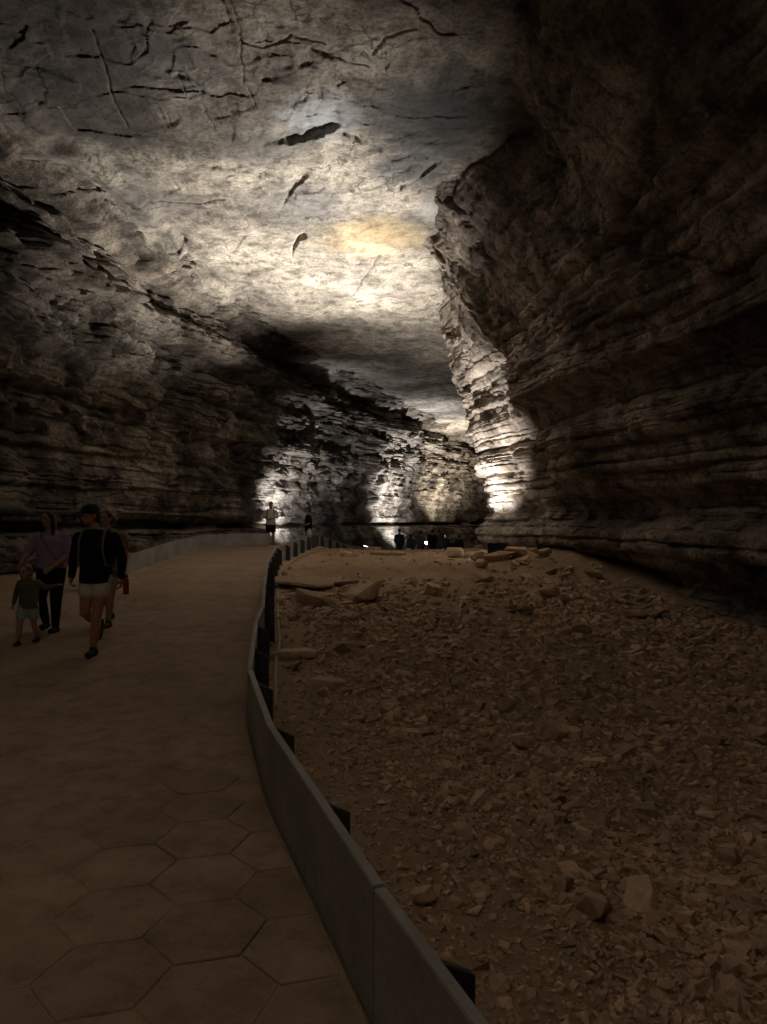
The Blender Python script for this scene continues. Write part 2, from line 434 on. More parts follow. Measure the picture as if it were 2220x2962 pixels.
for zb, am in ((2.75, 0.16), (3.6, 0.24), (4.7, 0.30), (5.8, 0.34), (6.9, 0.30)):
    zl = ZZ + 0.30 * fbm(SS * 0.13, SS * 0.0 + zb, 197, 3) + 0.04 * fbm(SS * 1.5, SS * 0.0 + zb, 198, 2)
    D += am * sstep(zb - 0.06, zb + 0.06, zl) * (1 - sstep(zb + 0.1, zb + 1.0, zl)) * (0.4 + 0.6 * sstep(-0.2, 0.4, fbm(SS * 0.3, SS * 0 + zb, 199, 2)))
D += farm * strata(SS, ZZ + 0.35 * fbm(SS * .5, ZZ * .5, 190, 3), 19, 1.0, [(0.8, 1.3, 0.34, 0.1), (0.33, 0.6, 0.18, 0.05)]) * sstep(3.2, 5.0, ZZ + 0.8 * fbm(SS * .3, ZZ * .3, 192, 2)) * 0.75
D += farm * (0.35 * fbm(SS * 0.5, ZZ * 0.6, 191, 4) + 0.12 * fbm(SS * 2, ZZ * 2.4, 193, 3))
D -= 0.85 * gauss(YY, 25, 5.5) * (1 - sstep(1.3, 3.0, ZZ))
D += 0.035 * fbm(SS * 4, ZZ * 5, 99, 3)
NX, NY = ty, -tx
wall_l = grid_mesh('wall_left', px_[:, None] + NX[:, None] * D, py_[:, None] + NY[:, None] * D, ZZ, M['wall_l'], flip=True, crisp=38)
tag(wall_l, 'curving limestone cave wall with a dark level crevice near its foot', kind='structure')

# ceiling -----------------------------------------------------------
cy = np.concatenate([np.linspace(-8, 8.8, 18)[:-1], 1.0 / np.linspace(1 / 8.8, 1 / 92.0, 640)])
cx = np.concatenate([np.linspace(-10.5, -7.2, 12)[:-1], np.linspace(-7.2, 5.2, 480), np.linspace(5.5, 40, 50)])
CX, CY = np.meshgrid(cx, cy, indexing='ij')
CH = CZ - EYE
def cpt(x, y):                                  # photo pixel on the level ceiling -> plan point
    d = F * CH / (1510.0 - y)
    return ((x - 1110.0) / F * d, d)
Z = CZ + 0.16 * fbm(CX * 0.22, CY * 0.22, 101, 3) + 0.05 * fbm(CX * 0.9, CY * 0.7, 103, 4)
wx = CX + 0.35 * fbm(CX * 0.8, CY * 0.8, 105, 4); wy = CY + 0.45 * fbm(CX * 0.8, CY * 0.8, 106, 4)
f1, f2, idv = worley(wx * 0.42, wy * 0.55, 107)
Z += 0.03 * (idv - 0.5)
f1, f2, idv = worley(wx * 1.1 + 3, wy * 1.4, 108)
Z += np.where(idv > 0.45, 0.06 * (idv - 0.45), 0)
f1, f2, idv2 = worley(wx * 2.6 + 3, wy * 3.1, 109)
Z += 0.03 * (idv2 - 0.5) * sstep(-0.1, 0.3, fbm(CX * .4, CY * .4, 110, 2))
Z += 0.010 * fbm(CX * 5, CY * 5, 111, 4)
SCAR_EDGE = 0.05 * fbm(cx * 7, cx * 0, 5, 2)
SCAR_BREAK = 0.35 + 0.65 * sstep(-0.25, 0.2, fbm(CX * 3.1, CY * 0.6, 77, 3))
def scar(pix, depth, length):
    """a slab has dropped out: the roof is higher on the camera's side of the line of breakage"""
    global Z
    pts = np.array([cpt(*p) for p in pix]); pts = pts[np.argsort(pts[:, 0])]
    x0, x1 = pts[0, 0], pts[-1, 0]
    yl = (np.interp(cx, pts[:, 0], pts[:, 1]) + 0.12 * fbm(cx * 1.3, cx * 0, int(depth * 1000), 2) + SCAR_EDGE)[:, None]
    w = x1 - x0
    win = (sstep(x0, x0 + 0.22 * w, cx) * (1 - sstep(x1 - 0.22 * w, x1, cx)))[:, None]; depth = depth * (0.75 if depth > 0.2 else 0.5); length = length * 0.8
    dy = yl - CY
    win = win * SCAR_BREAK
    Z += depth * sstep(0.0, 0.06, dy) * np.clip(1 - np.maximum(dy, 0) / length, 0, 1) ** 1.3 * win
scar([(790, 412), (870, 415), (960, 395), (1000, 375)], 0.21, 1.3)
scar([(980, 395), (1020, 408), (1062, 420)], 0.12, 0.6)
scar([(600, 482), (650, 486), (705, 476)], 0.16, 0.8)
scar([(470, 590), (485, 572), (530, 548)], 0.16, 0.7)
scar([(812, 630), (835, 575), (870, 530), (905, 505)], 0.17, 0.9)
scar([(1135, 560), (1190, 540), (1240, 508), (1290, 465)], 0.18, 0.9)
scar([(740, 522), (800, 512)], 0.12, 0.6)
scar([(845, 750), (868, 708), (894, 695)], 0.24, 0.6)
scar([(875, 650), (900, 642), (935, 655)], 0.12, 0.5)
scar([(930, 505), (960, 492)], 0.10, 0.5)
scar([(495, 730), (520, 722), (548, 700)], 0.2, 0.9)
scar([(505, 245), (560, 252)], 0.12, 0.6)
scar([(680, 190), (705, 204)], 0.12, 0.5)
scar([(700, 875), (730, 870), (770, 872)], 0.14, 1.0)
rs = np.random.default_rng(3)
for _ in range(330):
    u = rs.random() * 900 + 300; v = rs.random() * 850 + 60; w = 8 + 34 * rs.random() ** 1.5
    sl = rs.normal() * 12
    scar([(u - w, v + sl), (u, v + rs.normal() * 6), (u + w, v - sl)], 0.02 + 0.06 * rs.random() ** 2, 0.35 + 0.8 * rs.random())
def crack_line(pix, depth, width):
    global Z
    pts = np.array([cpt(*p) for p in pix])
    dm = np.full(CX.shape, 9.0)
    jx = CX + 0.06 * fbm(CX * 2.5, CY * 2.5, 120, 3); jy = CY + 0.06 * fbm(CX * 2.5, CY * 2.5, 121, 3)
    for a, b in zip(pts[:-1], pts[1:]):
        ab = b - a; t = np.clip(((jx - a[0]) * ab[0] + (jy - a[1]) * ab[1]) / (ab @ ab), 0, 1)
        dm = np.minimum(dm, np.hypot(jx - a[0] - t * ab[0], jy - a[1] - t * ab[1]))
    Z += depth * np.exp(-(dm / width) ** 2)
crack_line([(655, -40), (690, 130), (710, 250), (742, 300)], 0.04, 0.018)
crack_line([(690, 125), (760, 145), (820, 130), (845, 112), (900, 132), (940, 136)], 0.04, 0.015)
crack_line([(905, 155), (960, 180), (1060, 196)], 0.04, 0.015)
crack_line([(1080, 165), (1120, 110), (1200, 85)], 0.05, 0.02)
crack_line([(270, 100), (300, 200), (330, 300), (370, 370)], 0.04, 0.02)
crack_line([(980, 690), (900, 640), (820, 590)], 0.04, 0.02)
crack_line([(1020, 860), (1060, 800), (1100, 740)], 0.05, 0.03)
crack_line([(375, 585), (560, 600), (650, 585)], 0.05, 0.03)
# the roof comes down in broken ledges to the walls
edge_l = CX - np.interp(CY, [0, 13, 20, 27, 33, 40, 46, 54, 62, 80], [-5.9, -5.7, -5.2, -3.5, -2.0, 0.3, 2.6, 5.2, 8.8, 28])
Z -= 0.20 * sstep(0.2, -0.2, edge_l + 0.1 - 0.9 * fbm(CX * .5, CY * .5, 132, 3)) * sstep(-0.3, 0.3, fbm(CX * .5, CY * .4, 133, 2))
ceil = grid_mesh('ceiling', CX, CY, Z, M['ceil'], crisp=35)
tag(ceil, 'broad flat limestone cave ceiling with cracks and fallen flake scars', kind='structure')
# closing rock behind the viewer and at the far bend, both out of sight
bu, bz = np.meshgrid(np.linspace(-11, 9, 50), np.linspace(-1, 10, 30), indexing='ij')
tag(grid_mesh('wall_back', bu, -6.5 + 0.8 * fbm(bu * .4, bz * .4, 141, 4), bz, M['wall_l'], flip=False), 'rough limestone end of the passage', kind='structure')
bu, bz = np.meshgrid(np.linspace(40, 88, 40), np.linspace(-2, 10, 20), indexing='ij')
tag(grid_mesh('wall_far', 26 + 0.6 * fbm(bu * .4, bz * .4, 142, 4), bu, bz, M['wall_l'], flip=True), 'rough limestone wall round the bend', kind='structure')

# ------------------------------------------------------------------ path of hexagonal pavers under cave dust
def dust_material(name='path_dust', per_tile=False):
    m, nt, bs, N, L = new_mat(name)
    pos = geo_pos(nt)
    a = noise_node(nt, pos, 0.7, 6, 0.6)
    c = ramp(nt, a, [(0.3, (0.32, 0.23, 0.165)), (0.7, (0.43, 0.315, 0.228))])
    c = mix(nt, c, ramp(nt, noise_node(nt, pos, 5, 7, 0.7), [(0.36, 0.72), (0.5, 1.0), (0.64, 1.16)]), 0.8, 'MULTIPLY')
    st = noise_node(nt, pos, 1.1, 5, 0.7)
    c = mix(nt, c, ramp(nt, st, [(0.38, 0.84), (0.47, 1.0), (0.6, 1.06)]), 0.8, 'MULTIPLY')
    if per_tile:
        oi = nt.nodes.new('ShaderNodeObjectInfo')
        c = mix(nt, c, ramp(nt, oi.outputs['Random'], [(0, 0.86), (1, 1.1)]), 0.9, 'MULTIPLY')
    c = mix(nt, c, ramp(nt, noise_node(nt, pos, 90, 3, 0.6), [(0.3, 0.8), (0.7, 1.12)]), 0.6, 'MULTIPLY')
    L.new(c, bs.inputs['Base Color'])
    bs.inputs['Roughness'].default_value = 0.9; bs.inputs['Specular IOR Level'].default_value = 0.15
    add_bump(nt, bs, noise_node(nt, pos, 120, 4, 0.7), 0.25, 0.004)
    return m
M['dust'] = dust_material()
M['paver'] = dust_material('dusty_paver', True)
pv = np.concatenate([np.linspace(-6.4, 1.6, 8)[:-1], spaced(1.6, 9.0, 0.012, 0.02, 0.08), np.linspace(9.1, 38, 150)])
pu = np.linspace(0, 1, 170)
PU, PV = np.meshgrid(pu, pv, indexing='ij')
PX = left_x(PV) + (bar_x(PV) - 0.02 - left_x(PV)) * PU
dust = 0.006 * fbm(PX * 1.1, PV * 1.1, 151, 3) + 0.0035 * fbm(PX * 6, PV * 6, 152, 2)
cover = -0.006 + 0.012 * sstep(3.8, 9.0, PV - 0.35 * (PX + 1.0)) + 0.006 * sstep(-0.7, -2.2, PX)
path = grid_mesh('path', PX, PV, path_z(PV) + 0.004 + dust * (1 - 0.6 * sstep(9, 12, PV)) + cover, M['dust'], flip=True)
tag(path, 'dusty brown walkway paved with large hexagonal pavers', kind='structure')

HS = 0.254; ang = math.radians(15)
e = np.array([math.cos(ang), math.sin(ang)]); nn = np.array([-math.sin(ang), math.cos(ang)])
C0 = np.array([-0.626, 2.54])
def clip_poly(poly, p, n):
    out = []
    for i in range(len(poly)):
        a, b = poly[i], poly[(i + 1) % len(poly)]
        da = (a - p) @ n; db = (b - p) @ n
        if da >= 0: out.append(a)
        if (da >= 0) != (db >= 0): out.append(a + (b - a) * da / (da - db))
    return out
for i in range(-14, 6):
    for j in range(-12, 26):
        c = C0 + e * (1.5 * HS) * i + nn * (math.sqrt(3) * HS) * (j + 0.5 * (i % 2))
        if not (1.3 < c[1] < 8.6) or c[0] < -0.58 * c[1] - 0.4 or c[0] > bar_x(c[1]) + 0.3: continue
        if c[1] - 0.35 * (c[0] + 1) > 8.6: continue
        r = HS - 0.0052
        poly = [c + r * (math.cos(t) * e + math.sin(t) * nn) for t in [math.radians(60 * q) for q in range(6)]]
        k = int(np.clip(np.searchsorted(BY, c[1]) - 1, 0, len(BY) - 2))
        for kk in {k, max(k - 1, 0), k + 1}:
            p = np.array([BX[kk], BY[kk]]); q = np.array([BX[kk + 1], BY[kk + 1]]); t = (q - p) / np.linalg.norm(q - p)
            nrm = np.array([-t[1], t[0]])
            if kk == k or (p[1] - 0.3 < c[1] < q[1] + 0.3): poly = clip_poly(poly, p + nrm * 0.035, nrm)
            if len(poly) < 3: break
        if len(poly) < 3: continue
        bm = bmesh.new()
        dz = random.gauss(0, 0.0016); tx_ = random.gauss(0, 0.004); ty_ = random.gauss(0, 0.004)
        zt = lambda P: float(path_z(P[1])) + 0.004 + dz + tx_ * (P[0] - c[0]) + ty_ * (P[1] - c[1])
        cen = sum(poly) / len(poly)
        top = [bm.verts.new((*(cen + (P - cen) * (1 - 0.006 / 0.25)), zt(P))) for P in poly]
        rim = [bm.verts.new((*P, zt(P) - 0.005)) for P in poly]
        bot = [bm.verts.new((*P, zt(P) - 0.045)) for P in poly]
        bm.faces.new(top)
        n_ = len(poly)
        for q in range(n_):
            bm.faces.new((rim[q], rim[(q + 1) % n_], top[(q + 1) % n_], top[q]))
            bm.faces.new((bot[q], bot[(q + 1) % n_], rim[(q + 1) % n_], rim[q]))
        bm_obj('paver', bm, M['paver'], path)

# ------------------------------------------------------------------ board barriers
def board_material():
    m, nt, bs, N, L = new_mat('grey_board')
    tc = nt.nodes.new('ShaderNodeNewGeometry'); pos = tc.outputs['Position']
    oi = nt.nodes.new('ShaderNodeObjectInfo')
    c = ramp(nt, oi.outputs['Random'], [(0, (0.30, 0.30, 0.295)), (1, (0.39, 0.385, 0.375))])
    c = mix(nt, c, ramp(nt, noise_node(nt, pos, 1.3, 5, 0.6), [(0.35, 0.7), (0.65, 1.15)]), 0.8, 'MULTIPLY')
    c = mix(nt, c, ramp(nt, noise_node(nt, pos, 9, 6, 0.7, 0, (1, 1, 3)), [(0.35, 0.8), (0.65, 1.12)]), 0.7, 'MULTIPLY')
    dz = ramp(nt, noise_node(nt, pos, 2.4, 6, 0.7, 0.5), [(0.52, 0.0), (0.68, 1.0)])
    c = mix(nt, c, (0.26, 0.2, 0.15), mix(nt, (0, 0, 0), dz, 0.45))
    L.new(c, bs.inputs['Base Color'])
    bs.inputs['Roughness'].default_value = 0.62; bs.inputs['Specular IOR Level'].default_value = 0.35
    add_bump(nt, bs, noise_node(nt, pos, 25, 5, 0.7), 0.15, 0.004)
    return m
M['board'] = board_material()
M['post'] = plain_rough('dark_post', (0.07, 0.068, 0.066), 0.25, 10, 0.6, 0.2, 0.004)
BH = 0.46; BT = 0.042

def barrier(pts, label, outer, fin_step, first_fin, z_of, split=2.6, fins=True):
    """pts: plan polyline of the board's path-side face; outer = +1 when the posts stand on the right of travel"""
    root = empty('board_barrier', (pts[0][0], pts[0][1], float(z_of(pts[0][1]))))
    tag(root, label, 'barrier')
    ox, oy, oz = root.location
    P = [np.array(p, float) for p in pts]
    off = outer * BT
    def left_n(t): return np.array([-t[1], t[0]])
    # mitred far faces
    dirs = [(P[i + 1] - P[i]) / np.linalg.norm(P[i + 1] - P[i]) for i in range(len(P) - 1)]
    outp = []
    for i in range(len(P)):
        a = dirs[max(i - 1, 0)]; b = dirs[min(i, len(dirs) - 1)]
        n = -left_n(a) * outer - left_n(b) * outer; n /= np.linalg.norm(n)
        cosv = float(n @ (-left_n(b) * outer))
        outp.append(P[i] + n * BT / max(cosv, 0.5))
    for i in range(len(P) - 1):
        ln = np.linalg.norm(P[i + 1] - P[i]); parts = max(1, int(round(ln / split)))
        for k in range(parts):
            g0 = k / parts + (0.0025 / ln); g1 = (k + 1) / parts - (0.0025 / ln)
            a0 = P[i] + (P[i + 1] - P[i]) * g0; a1 = P[i] + (P[i + 1] - P[i]) * g1
            b0 = outp[i] + (outp[i + 1] - outp[i]) * g0; b1 = outp[i] + (outp[i + 1] - outp[i]) * g1
            bm = bmesh.new(); jit = random.gauss(0, 0.002)
            vs = []
            for (q, w) in ((a0, 0), (b0, 0), (b1, 0), (a1, 0), (a0, 1), (b0, 1), (b1, 1), (a1, 1)):
                zz = float(z_of(q[1])) + (-0.06 if not w else BH + jit)
                vs.append(bm.verts.new((q[0] - ox, q[1] - oy, zz - oz)))
            for f in ((0, 1, 2, 3), (7, 6, 5, 4), (0, 4, 5, 1), (1, 5, 6, 2), (2, 6, 7, 3), (3, 7, 4, 0)):
                bm.faces.new([vs[q] for q in f])
            bmesh.ops.recalc_face_normals(bm, faces=bm.faces)
            bmesh.ops.bevel(bm, geom=list(bm.edges), offset=0.004, segments=2, affect='EDGES')
            bm_obj('board', bm, M['board'], root)
    if fins:
        L = np.concatenate([[0], np.cumsum([np.linalg.norm(P[i + 1] - P[i]) for i in range(len(P) - 1)])])
        t = first_fin
        fin_me = None
        while t < L[-1]:
            i = int(np.searchsorted(L, t) - 1); i = max(0, min(i, len(P) - 2))
            d = dirs[i]; nrm = -left_n(d) * outer
            p = P[i] + d * (t - L[i]) + nrm * (BT + 0.003)
            if fin_me is None:
                bm = bmesh.new()
                w, h, th = 0.13, 0.43, 0.03
                prof = [(0, -0.12), (w, -0.12), (w, h - 0.07), (0, h)]
                fr = [bm.verts.new((-th / 2, x, z)) for x, z in prof]; bk = [bm.verts.new((th / 2, x, z)) for x, z in prof]
                bm.faces.new(fr); bm.faces.new(bk[::-1])
                for q in range(4): bm.faces.new((fr[q], bk[q], bk[(q + 1) % 4], fr[(q + 1) % 4]))
                bmesh.ops.recalc_face_normals(bm, faces=bm.faces)
                bmesh.ops.bevel(bm, geom=list(bm.edges), offset=0.004, segments=1, affect='EDGES')
                o = bm_obj('post', bm, M['post'], root); fin_me = o.data
            else:
                o = link_mesh('post', fin_me, None, root)
            o.location = (p[0] - ox, p[1] - oy, float(z_of(p[1])) - oz)
            o.rotation_euler = (0, 0, math.atan2(nrm[1], nrm[0]) - math.pi / 2)
            t += fin_step
    return root

barrier(BARRIER, 'low grey board barrier with dark outer posts between the pavers and the rubble', 1, 1.25, 0.95, path_z)
LB = [(-6.0, 14.2), (-6.06, 17.0), (-6.35, 21.5), (-6.38, 24.8), (-5.5, 26.3), (-4.35, 27.0)]
barrier(LB, 'low grey board barrier along the walkway edge below the crevice wall', -1, 1.25, 0.6, path_z, fins=True)

# ------------------------------------------------------------------ loose stones
def rock_variants(n, seed, flat=0.6, pts=13):
    r = np.random.default_rng(seed); out = []
    for _ in range(n):
        p = r.normal(size=(pts, 3)); p /= np.linalg.norm(p, axis=1)[:, None]
        p = np.sign(p) * np.abs(p) ** 0.75
        p *= (0.75 + 0.3 * r.random((pts, 1)))
        p *= np.array([1.0, 0.55 + 0.4 * r.random(), flat * (0.6 + 0.7 * r.random())])
        bm = bmesh.new()
        vs = [bm.verts.new(q) for q in p]
        bmesh.ops.convex_hull(bm, input=vs)
        bmesh.ops.delete(bm, geom=[v for v in bm.verts if not v.link_faces], context='VERTS')
        bmesh.ops.recalc_face_normals(bm, faces=bm.faces)
        bm.verts.index_update()
        out.append((np.array([v.co[:] for v in bm.verts]), np.array([[v.index for v in f.verts] for f in bm.faces])))
        bm.free()
    return out
VAR = rock_variants(30, 11, 0.68, 12)

def rot_mats(n, r, tilt=0.24):
    a = r.random(n) * 2 * np.pi; bx = r.normal(0, tilt, n); by = r.normal(0, tilt, n)
    ca, sa = np.cos(a), np.sin(a); cb, sb = np.cos(bx), np.sin(bx); cc, sc_ = np.cos(by), np.sin(by)
    z0 = np.zeros(n); o1 = np.ones(n)
    Rz = np.stack([ca, -sa, z0, sa, ca, z0, z0, z0, o1], -1).reshape(n, 3, 3)
    Rx = np.stack([o1, z0, z0, z0, cb, -sb, z0, sb, cb], -1).reshape(n, 3, 3)
    Ry = np.stack([cc, z0, sc_, z0, o1, z0, -sc_, z0, cc], -1).reshape(n, 3, 3)
    return Rx @ Ry @ Rz

def stones_mesh(name, x, y, size, mat, sink=0.25, seed=1):
    r = np.random.default_rng(seed); n = len(x)
    z = ground_z(x, y)
    Rm = rot_mats(n, r)
    which = r.integers(0, len(VAR), n)
    cos, tris, base = [], [], 0
    for k, (V, T) in enumerate(VAR):
        idx = np.where(which == k)[0]
        if not len(idx): continue
        P = np.einsum('nij,vj->nvi', Rm[idx], V) * size[idx][:, None, None]
        h = P[:, :, 2].min(1)
        P[:, :, 0] += x[idx][:, None]; P[:, :, 1] += y[idx][:, None]
        P[:, :, 2] += (z[idx] - h * (1 - sink) - sink * size[idx] * 0.3)[:, None]
        cos.append(P.reshape(-1, 3))
        t = T[None] + (base + np.arange(len(idx)) * len(V))[:, None, None]
        tris.append(t.reshape(-1, 3)); base += len(idx) * len(V)
    co = np.concatenate(cos).astype(np.float32); t = np.concatenate(tris).astype(np.int32)
    me = bpy.data.meshes.new(name)
    me.vertices.add(len(co)); me.vertices.foreach_set('co', co.ravel())
    me.loops.add(t.size); me.loops.foreach_set('vertex_index', t.ravel())
    me.polygons.add(len(t)); me.polygons.foreach_set('loop_start', np.arange(0, t.size, 3, dtype=np.int32))
    me.polygons.foreach_set('loop_total', np.full(len(t), 3, np.int32))
    me.polygons.foreach_set('use_smooth', np.zeros(len(t), bool))
    me.update(calc_edges=True)
    return link_mesh(name, me, mat)

wall_foot = lambda y: np.interp(y, [0, 11, 15, 19, 22, 24.3, 27], [6.9, 6.4, 6.0, 5.4, 4.7, 4.3, 4.6])
n = 56000
yy = 1.5 * (16.5 / 1.5) ** (rng.random(n) ** 0.85)
xx = bar_x(yy) + 0.12 + rng.random(n) * (np.minimum(wall_foot(yy), 0.62 * yy + 0.4) - bar_x(yy) - 0.12)
dens = 0.60 + 0.9 * fbm(xx * 0.6, yy * 0.6, 201, 3)
dens = dens * sstep(16.5, 10.5, yy - 0.9 * sstep(1.5, 4, xx) * 4) * (0.35 + 0.65 * sstep(0.0, 1.3, xx - bar_x(yy)))
keep = rng.random(n) < np.clip(dens, 0.05, 1)
xx, yy = xx[keep], yy[keep]
size = np.maximum(0.013, 0.0028 * yy) * np.exp(rng.normal(0.08, 0.55, len(xx)))
size *= 0.8 + 0.5 * sstep(0.3, 2.0, xx - bar_x(yy))
rub = stones_mesh('rubble', xx, yy, np.minimum(size, 0.11), M['stone'], 0.5, 5)
tag(rub, 'broken brown limestone rubble covering the floor beside the barrier', 'rubble', kind='stuff')
n = 1500
yy = 13 + 15 * rng.random(n); xx = bar_x(yy) + 0.3 + rng.random(n) * (wall_foot(yy) - bar_x(yy) - 0.6)
keep = rng.random(n) < np.clip(0.05 + 0.5 * sstep(1.8, 3.2, xx) + 0.25 * sstep(0.1, 0.5, fbm(xx * .7, yy * .5, 204, 3)), 0, 1)
xx, yy = xx[keep], yy[keep]
peb = stones_mesh('pebbles', xx, yy, 0.03 + 0.05 * rng.random(len(xx)) ** 2, M['stone'], 0.3, 6)
tag(peb, 'small stones scattered over the sandy mound', 'pebbles', kind='stuff')

rock_me = []
for k, (V, T) in enumerate(rock_variants(16, 77, 0.6, 16)):
    me = bpy.data.meshes.new('rock'); me.from_pydata([tuple(v) for v in V], [], [tuple(map(int, t)) for t in T]); me.update()
    bm = bmesh.new(); bm.from_mesh(me)
    bmesh.ops.dissolve_limit(bm, angle_limit=0.25, verts=bm.verts, edges=bm.edges)
    bmesh.ops.bevel(bm, geom=list(bm.edges), offset=0.03, segments=1, affect='EDGES')
    bm.to_mesh(me); bm.free(); me.materials.append(M['stone']); rock_me.append(me)

def place_rock(x, y, size, label, group=None, flat=1.0, rz=None, tilt=0.25, sink=0.3, var=None, name='rock'):
    o = link_mesh(name, rock_me[random.randrange(len(rock_me)) if var is None else var])
    rot = Matrix.Rotation(random.gauss(0, tilt), 3, 'X') @ Matrix.Rotation(random.gauss(0, tilt), 3, 'Y') @ Matrix.Rotation(random.random() * 6.28 if rz is None else rz, 3, 'Z')
    o.rotation_euler = rot.to_euler()
    sx = size * random.uniform(0.85, 1.2)
    o.scale = (sx, sx, sx * flat)
    lo = min((rot @ Vector((v.co.x * sx, v.co.y * sx, v.co.z * sx * flat))).z for v in o.data.vertices)
    o.location = (x, y, float(ground_z(x, y)) - lo * (1 - sink) - 0.01)
    tag(o, label, 'rock', group)
    return o
def rock_label(sz, fl, where):
    return ('fist-sized' if sz < 0.07 else 'head-sized' if sz < 0.14 else 'big') + (' thin flat' if fl < 0.6 else ' chunky') + ' brown rock ' + where
cnt = 0
while cnt < 150:
    y = 2.6 * (13.5 / 2.6) ** (random.random() ** 0.8); x = random.uniform(float(bar_x(y)) + 0.35, min(float(wall_foot(y)) - 0.4, 0.56 * y + 0.1))
    if x < float(bar_x(y)) + 0.35 or random.random() > 0.45 + 0.4 * float(sstep(0.5, 2.5, x - float(bar_x(y)))): continue
    sz = max(0.05, 0.0095 * y) * math.exp(random.gauss(0.1, 0.45)); fl = random.uniform(0.45, 1.0)
    place_rock(x, y, sz, rock_label(sz, fl, ('lying in fine gravel close along the grey board barrier' if x - float(bar_x(y)) < 1.2 else 'out near the foot of the leaning wall' if float(wall_foot(y)) - x < 2.0 else 'amid the open rubble field')), 'rocks in the rubble field', flat=fl)
    cnt += 1
for _ in range(95):
    y = random.uniform(12.5, 24); x = float(wall_foot(y)) - 0.55 - abs(random.gauss(0, 1.25))
    sz = 0.12 * math.exp(random.gauss(0.25, 0.45)); fl = random.uniform(0.4, 0.9)
    place_rock(x, y, sz, ('small ' if sz < 0.12 else 'medium ' if sz < 0.2 else 'large ') + ('slabby' if fl < 0.6 else 'blocky') + ' fallen limestone ' + ('block tight against the undercut wall foot' if float(wall_foot(y)) - x < 0.8 else 'block on the outer edge of the heap below the leaning wall'), 'blocks heaped at the wall foot', flat=fl, sink=0.25)
for _ in range(38):
    y = random.uniform(14.5, 26.5); x = random.uniform(float(bar_x(y)) + 0.7, 3.0)
    sz = 0.07 * math.exp(random.gauss(0.25, 0.5))
    place_rock(x, y, sz, ('small' if sz < 0.08 else 'broad') + ' flattish rock half sunk in the sandy mound ' + ('near its crest' if y > 22 else 'low on its slope'), 'rocks on the sandy mound', flat=random.uniform(0.3, 0.7), tilt=0.12, sink=0.4)

def gpt(x, y):
    """photo pixel -> place on the cave floor"""
    d0 = 3.0
    for d in np.arange(1.5, 30, 0.02):
        X = (x - 1110) / F * d; Zr = EYE + (1510 - y) / F * d
        if Zr <= float(ground_z(X, d)): return X, d
    return X, d
def slab(pix, rx, ry, th, rz, label, lift=0.0, tilt=(0, 0), seed=0, cat='rock slab'):
    X, d = gpt(*pix); r = random.Random(seed)
    bm = bmesh.new(); n_ = 15
    ring = []
    for k in range(n_):
        a = 2 * math.pi * k / n_ + r.uniform(-0.15, 0.15); q = r.uniform(0.62, 1.1)
        ring.append((rx * q * math.cos(a), ry * q * math.sin(a)))
    lv = [(-th / 2, 0.93), (-th * 0.1, 1.0), (th * 0.3, 0.97), (th / 2, 0.88)]
    rows = [[bm.verts.new((x * f + r.gauss(0, rx * .015), y * f, z + r.gauss(0, th * 0.06))) for x, y in ring] for z, f in lv]
    for a, b in zip(rows[:-1], rows[1:]):
        for k in range(n_): bm.faces.new((a[k], a[(k + 1) % n_], b[(k + 1) % n_], b[k]))
    bm.faces.new(rows[0][::-1]); bm.faces.new(rows[-1])
    bmesh.ops.recalc_face_normals(bm, faces=bm.faces)
    o = bm_obj('rock_slab', bm, M['stone'])
    o.location = (X, d, float(ground_z(X, d)) + th * 0.3 + lift); o.rotation_euler = (tilt[0], tilt[1], rz)
    return tag(o, label, cat)
slab((905, 1728), 0.50, 0.28, 0.10, 0.12, 'long pale flat slab lying below the dark sandy overhang', seed=1)
slab((900, 1698), 0.95, 0.75, 0.08, -0.1, 'broad sand covered slab with a dark gap under its edge', lift=0.09, tilt=(0.05, 0.02), seed=2)
slab((1500, 1768), 0.30, 0.2, 0.07, 0.3, 'pale flat slab lying just before the blocks at the wall foot', lift=0.04, tilt=(-0.1, 0.1), seed=3)
slab((1085, 1588), 0.42, 0.2, 0.22, 0.1, 'dark squared block standing on the crest of the mound', seed=4)
slab((1120, 1603), 0.65, 0.45, 0.12, -0.1, 'wide low slab just below the crest of the mound', seed=5)
slab((1010, 1610), 0.35, 0.22, 0.18, 0.4, 'dark wedge shaped rock below the crest of the mound', seed=6, tilt=(0.1, 0.2))
slab((860, 1900), 0.32, 0.2, 0.08, 0.2, 'pale flat slab lying close to the cables', lift=0.02, seed=7)
slab((945, 1990), 0.22, 0.16, 0.12, -0.4, 'rounded pale stone lying in fine gravel near the barrier bend', seed=8)
slab((1250, 1720), 0.24, 0.2, 0.26, 0.4, 'dark rock standing up from the sandy slope', seed=9, tilt=(0.2, 0.2))
slab((1600, 2130), 0.16, 0.12, 0.15, 0.7, 'pointed brown block standing up in the rubble field', seed=10, tilt=(0.5, 0.2))

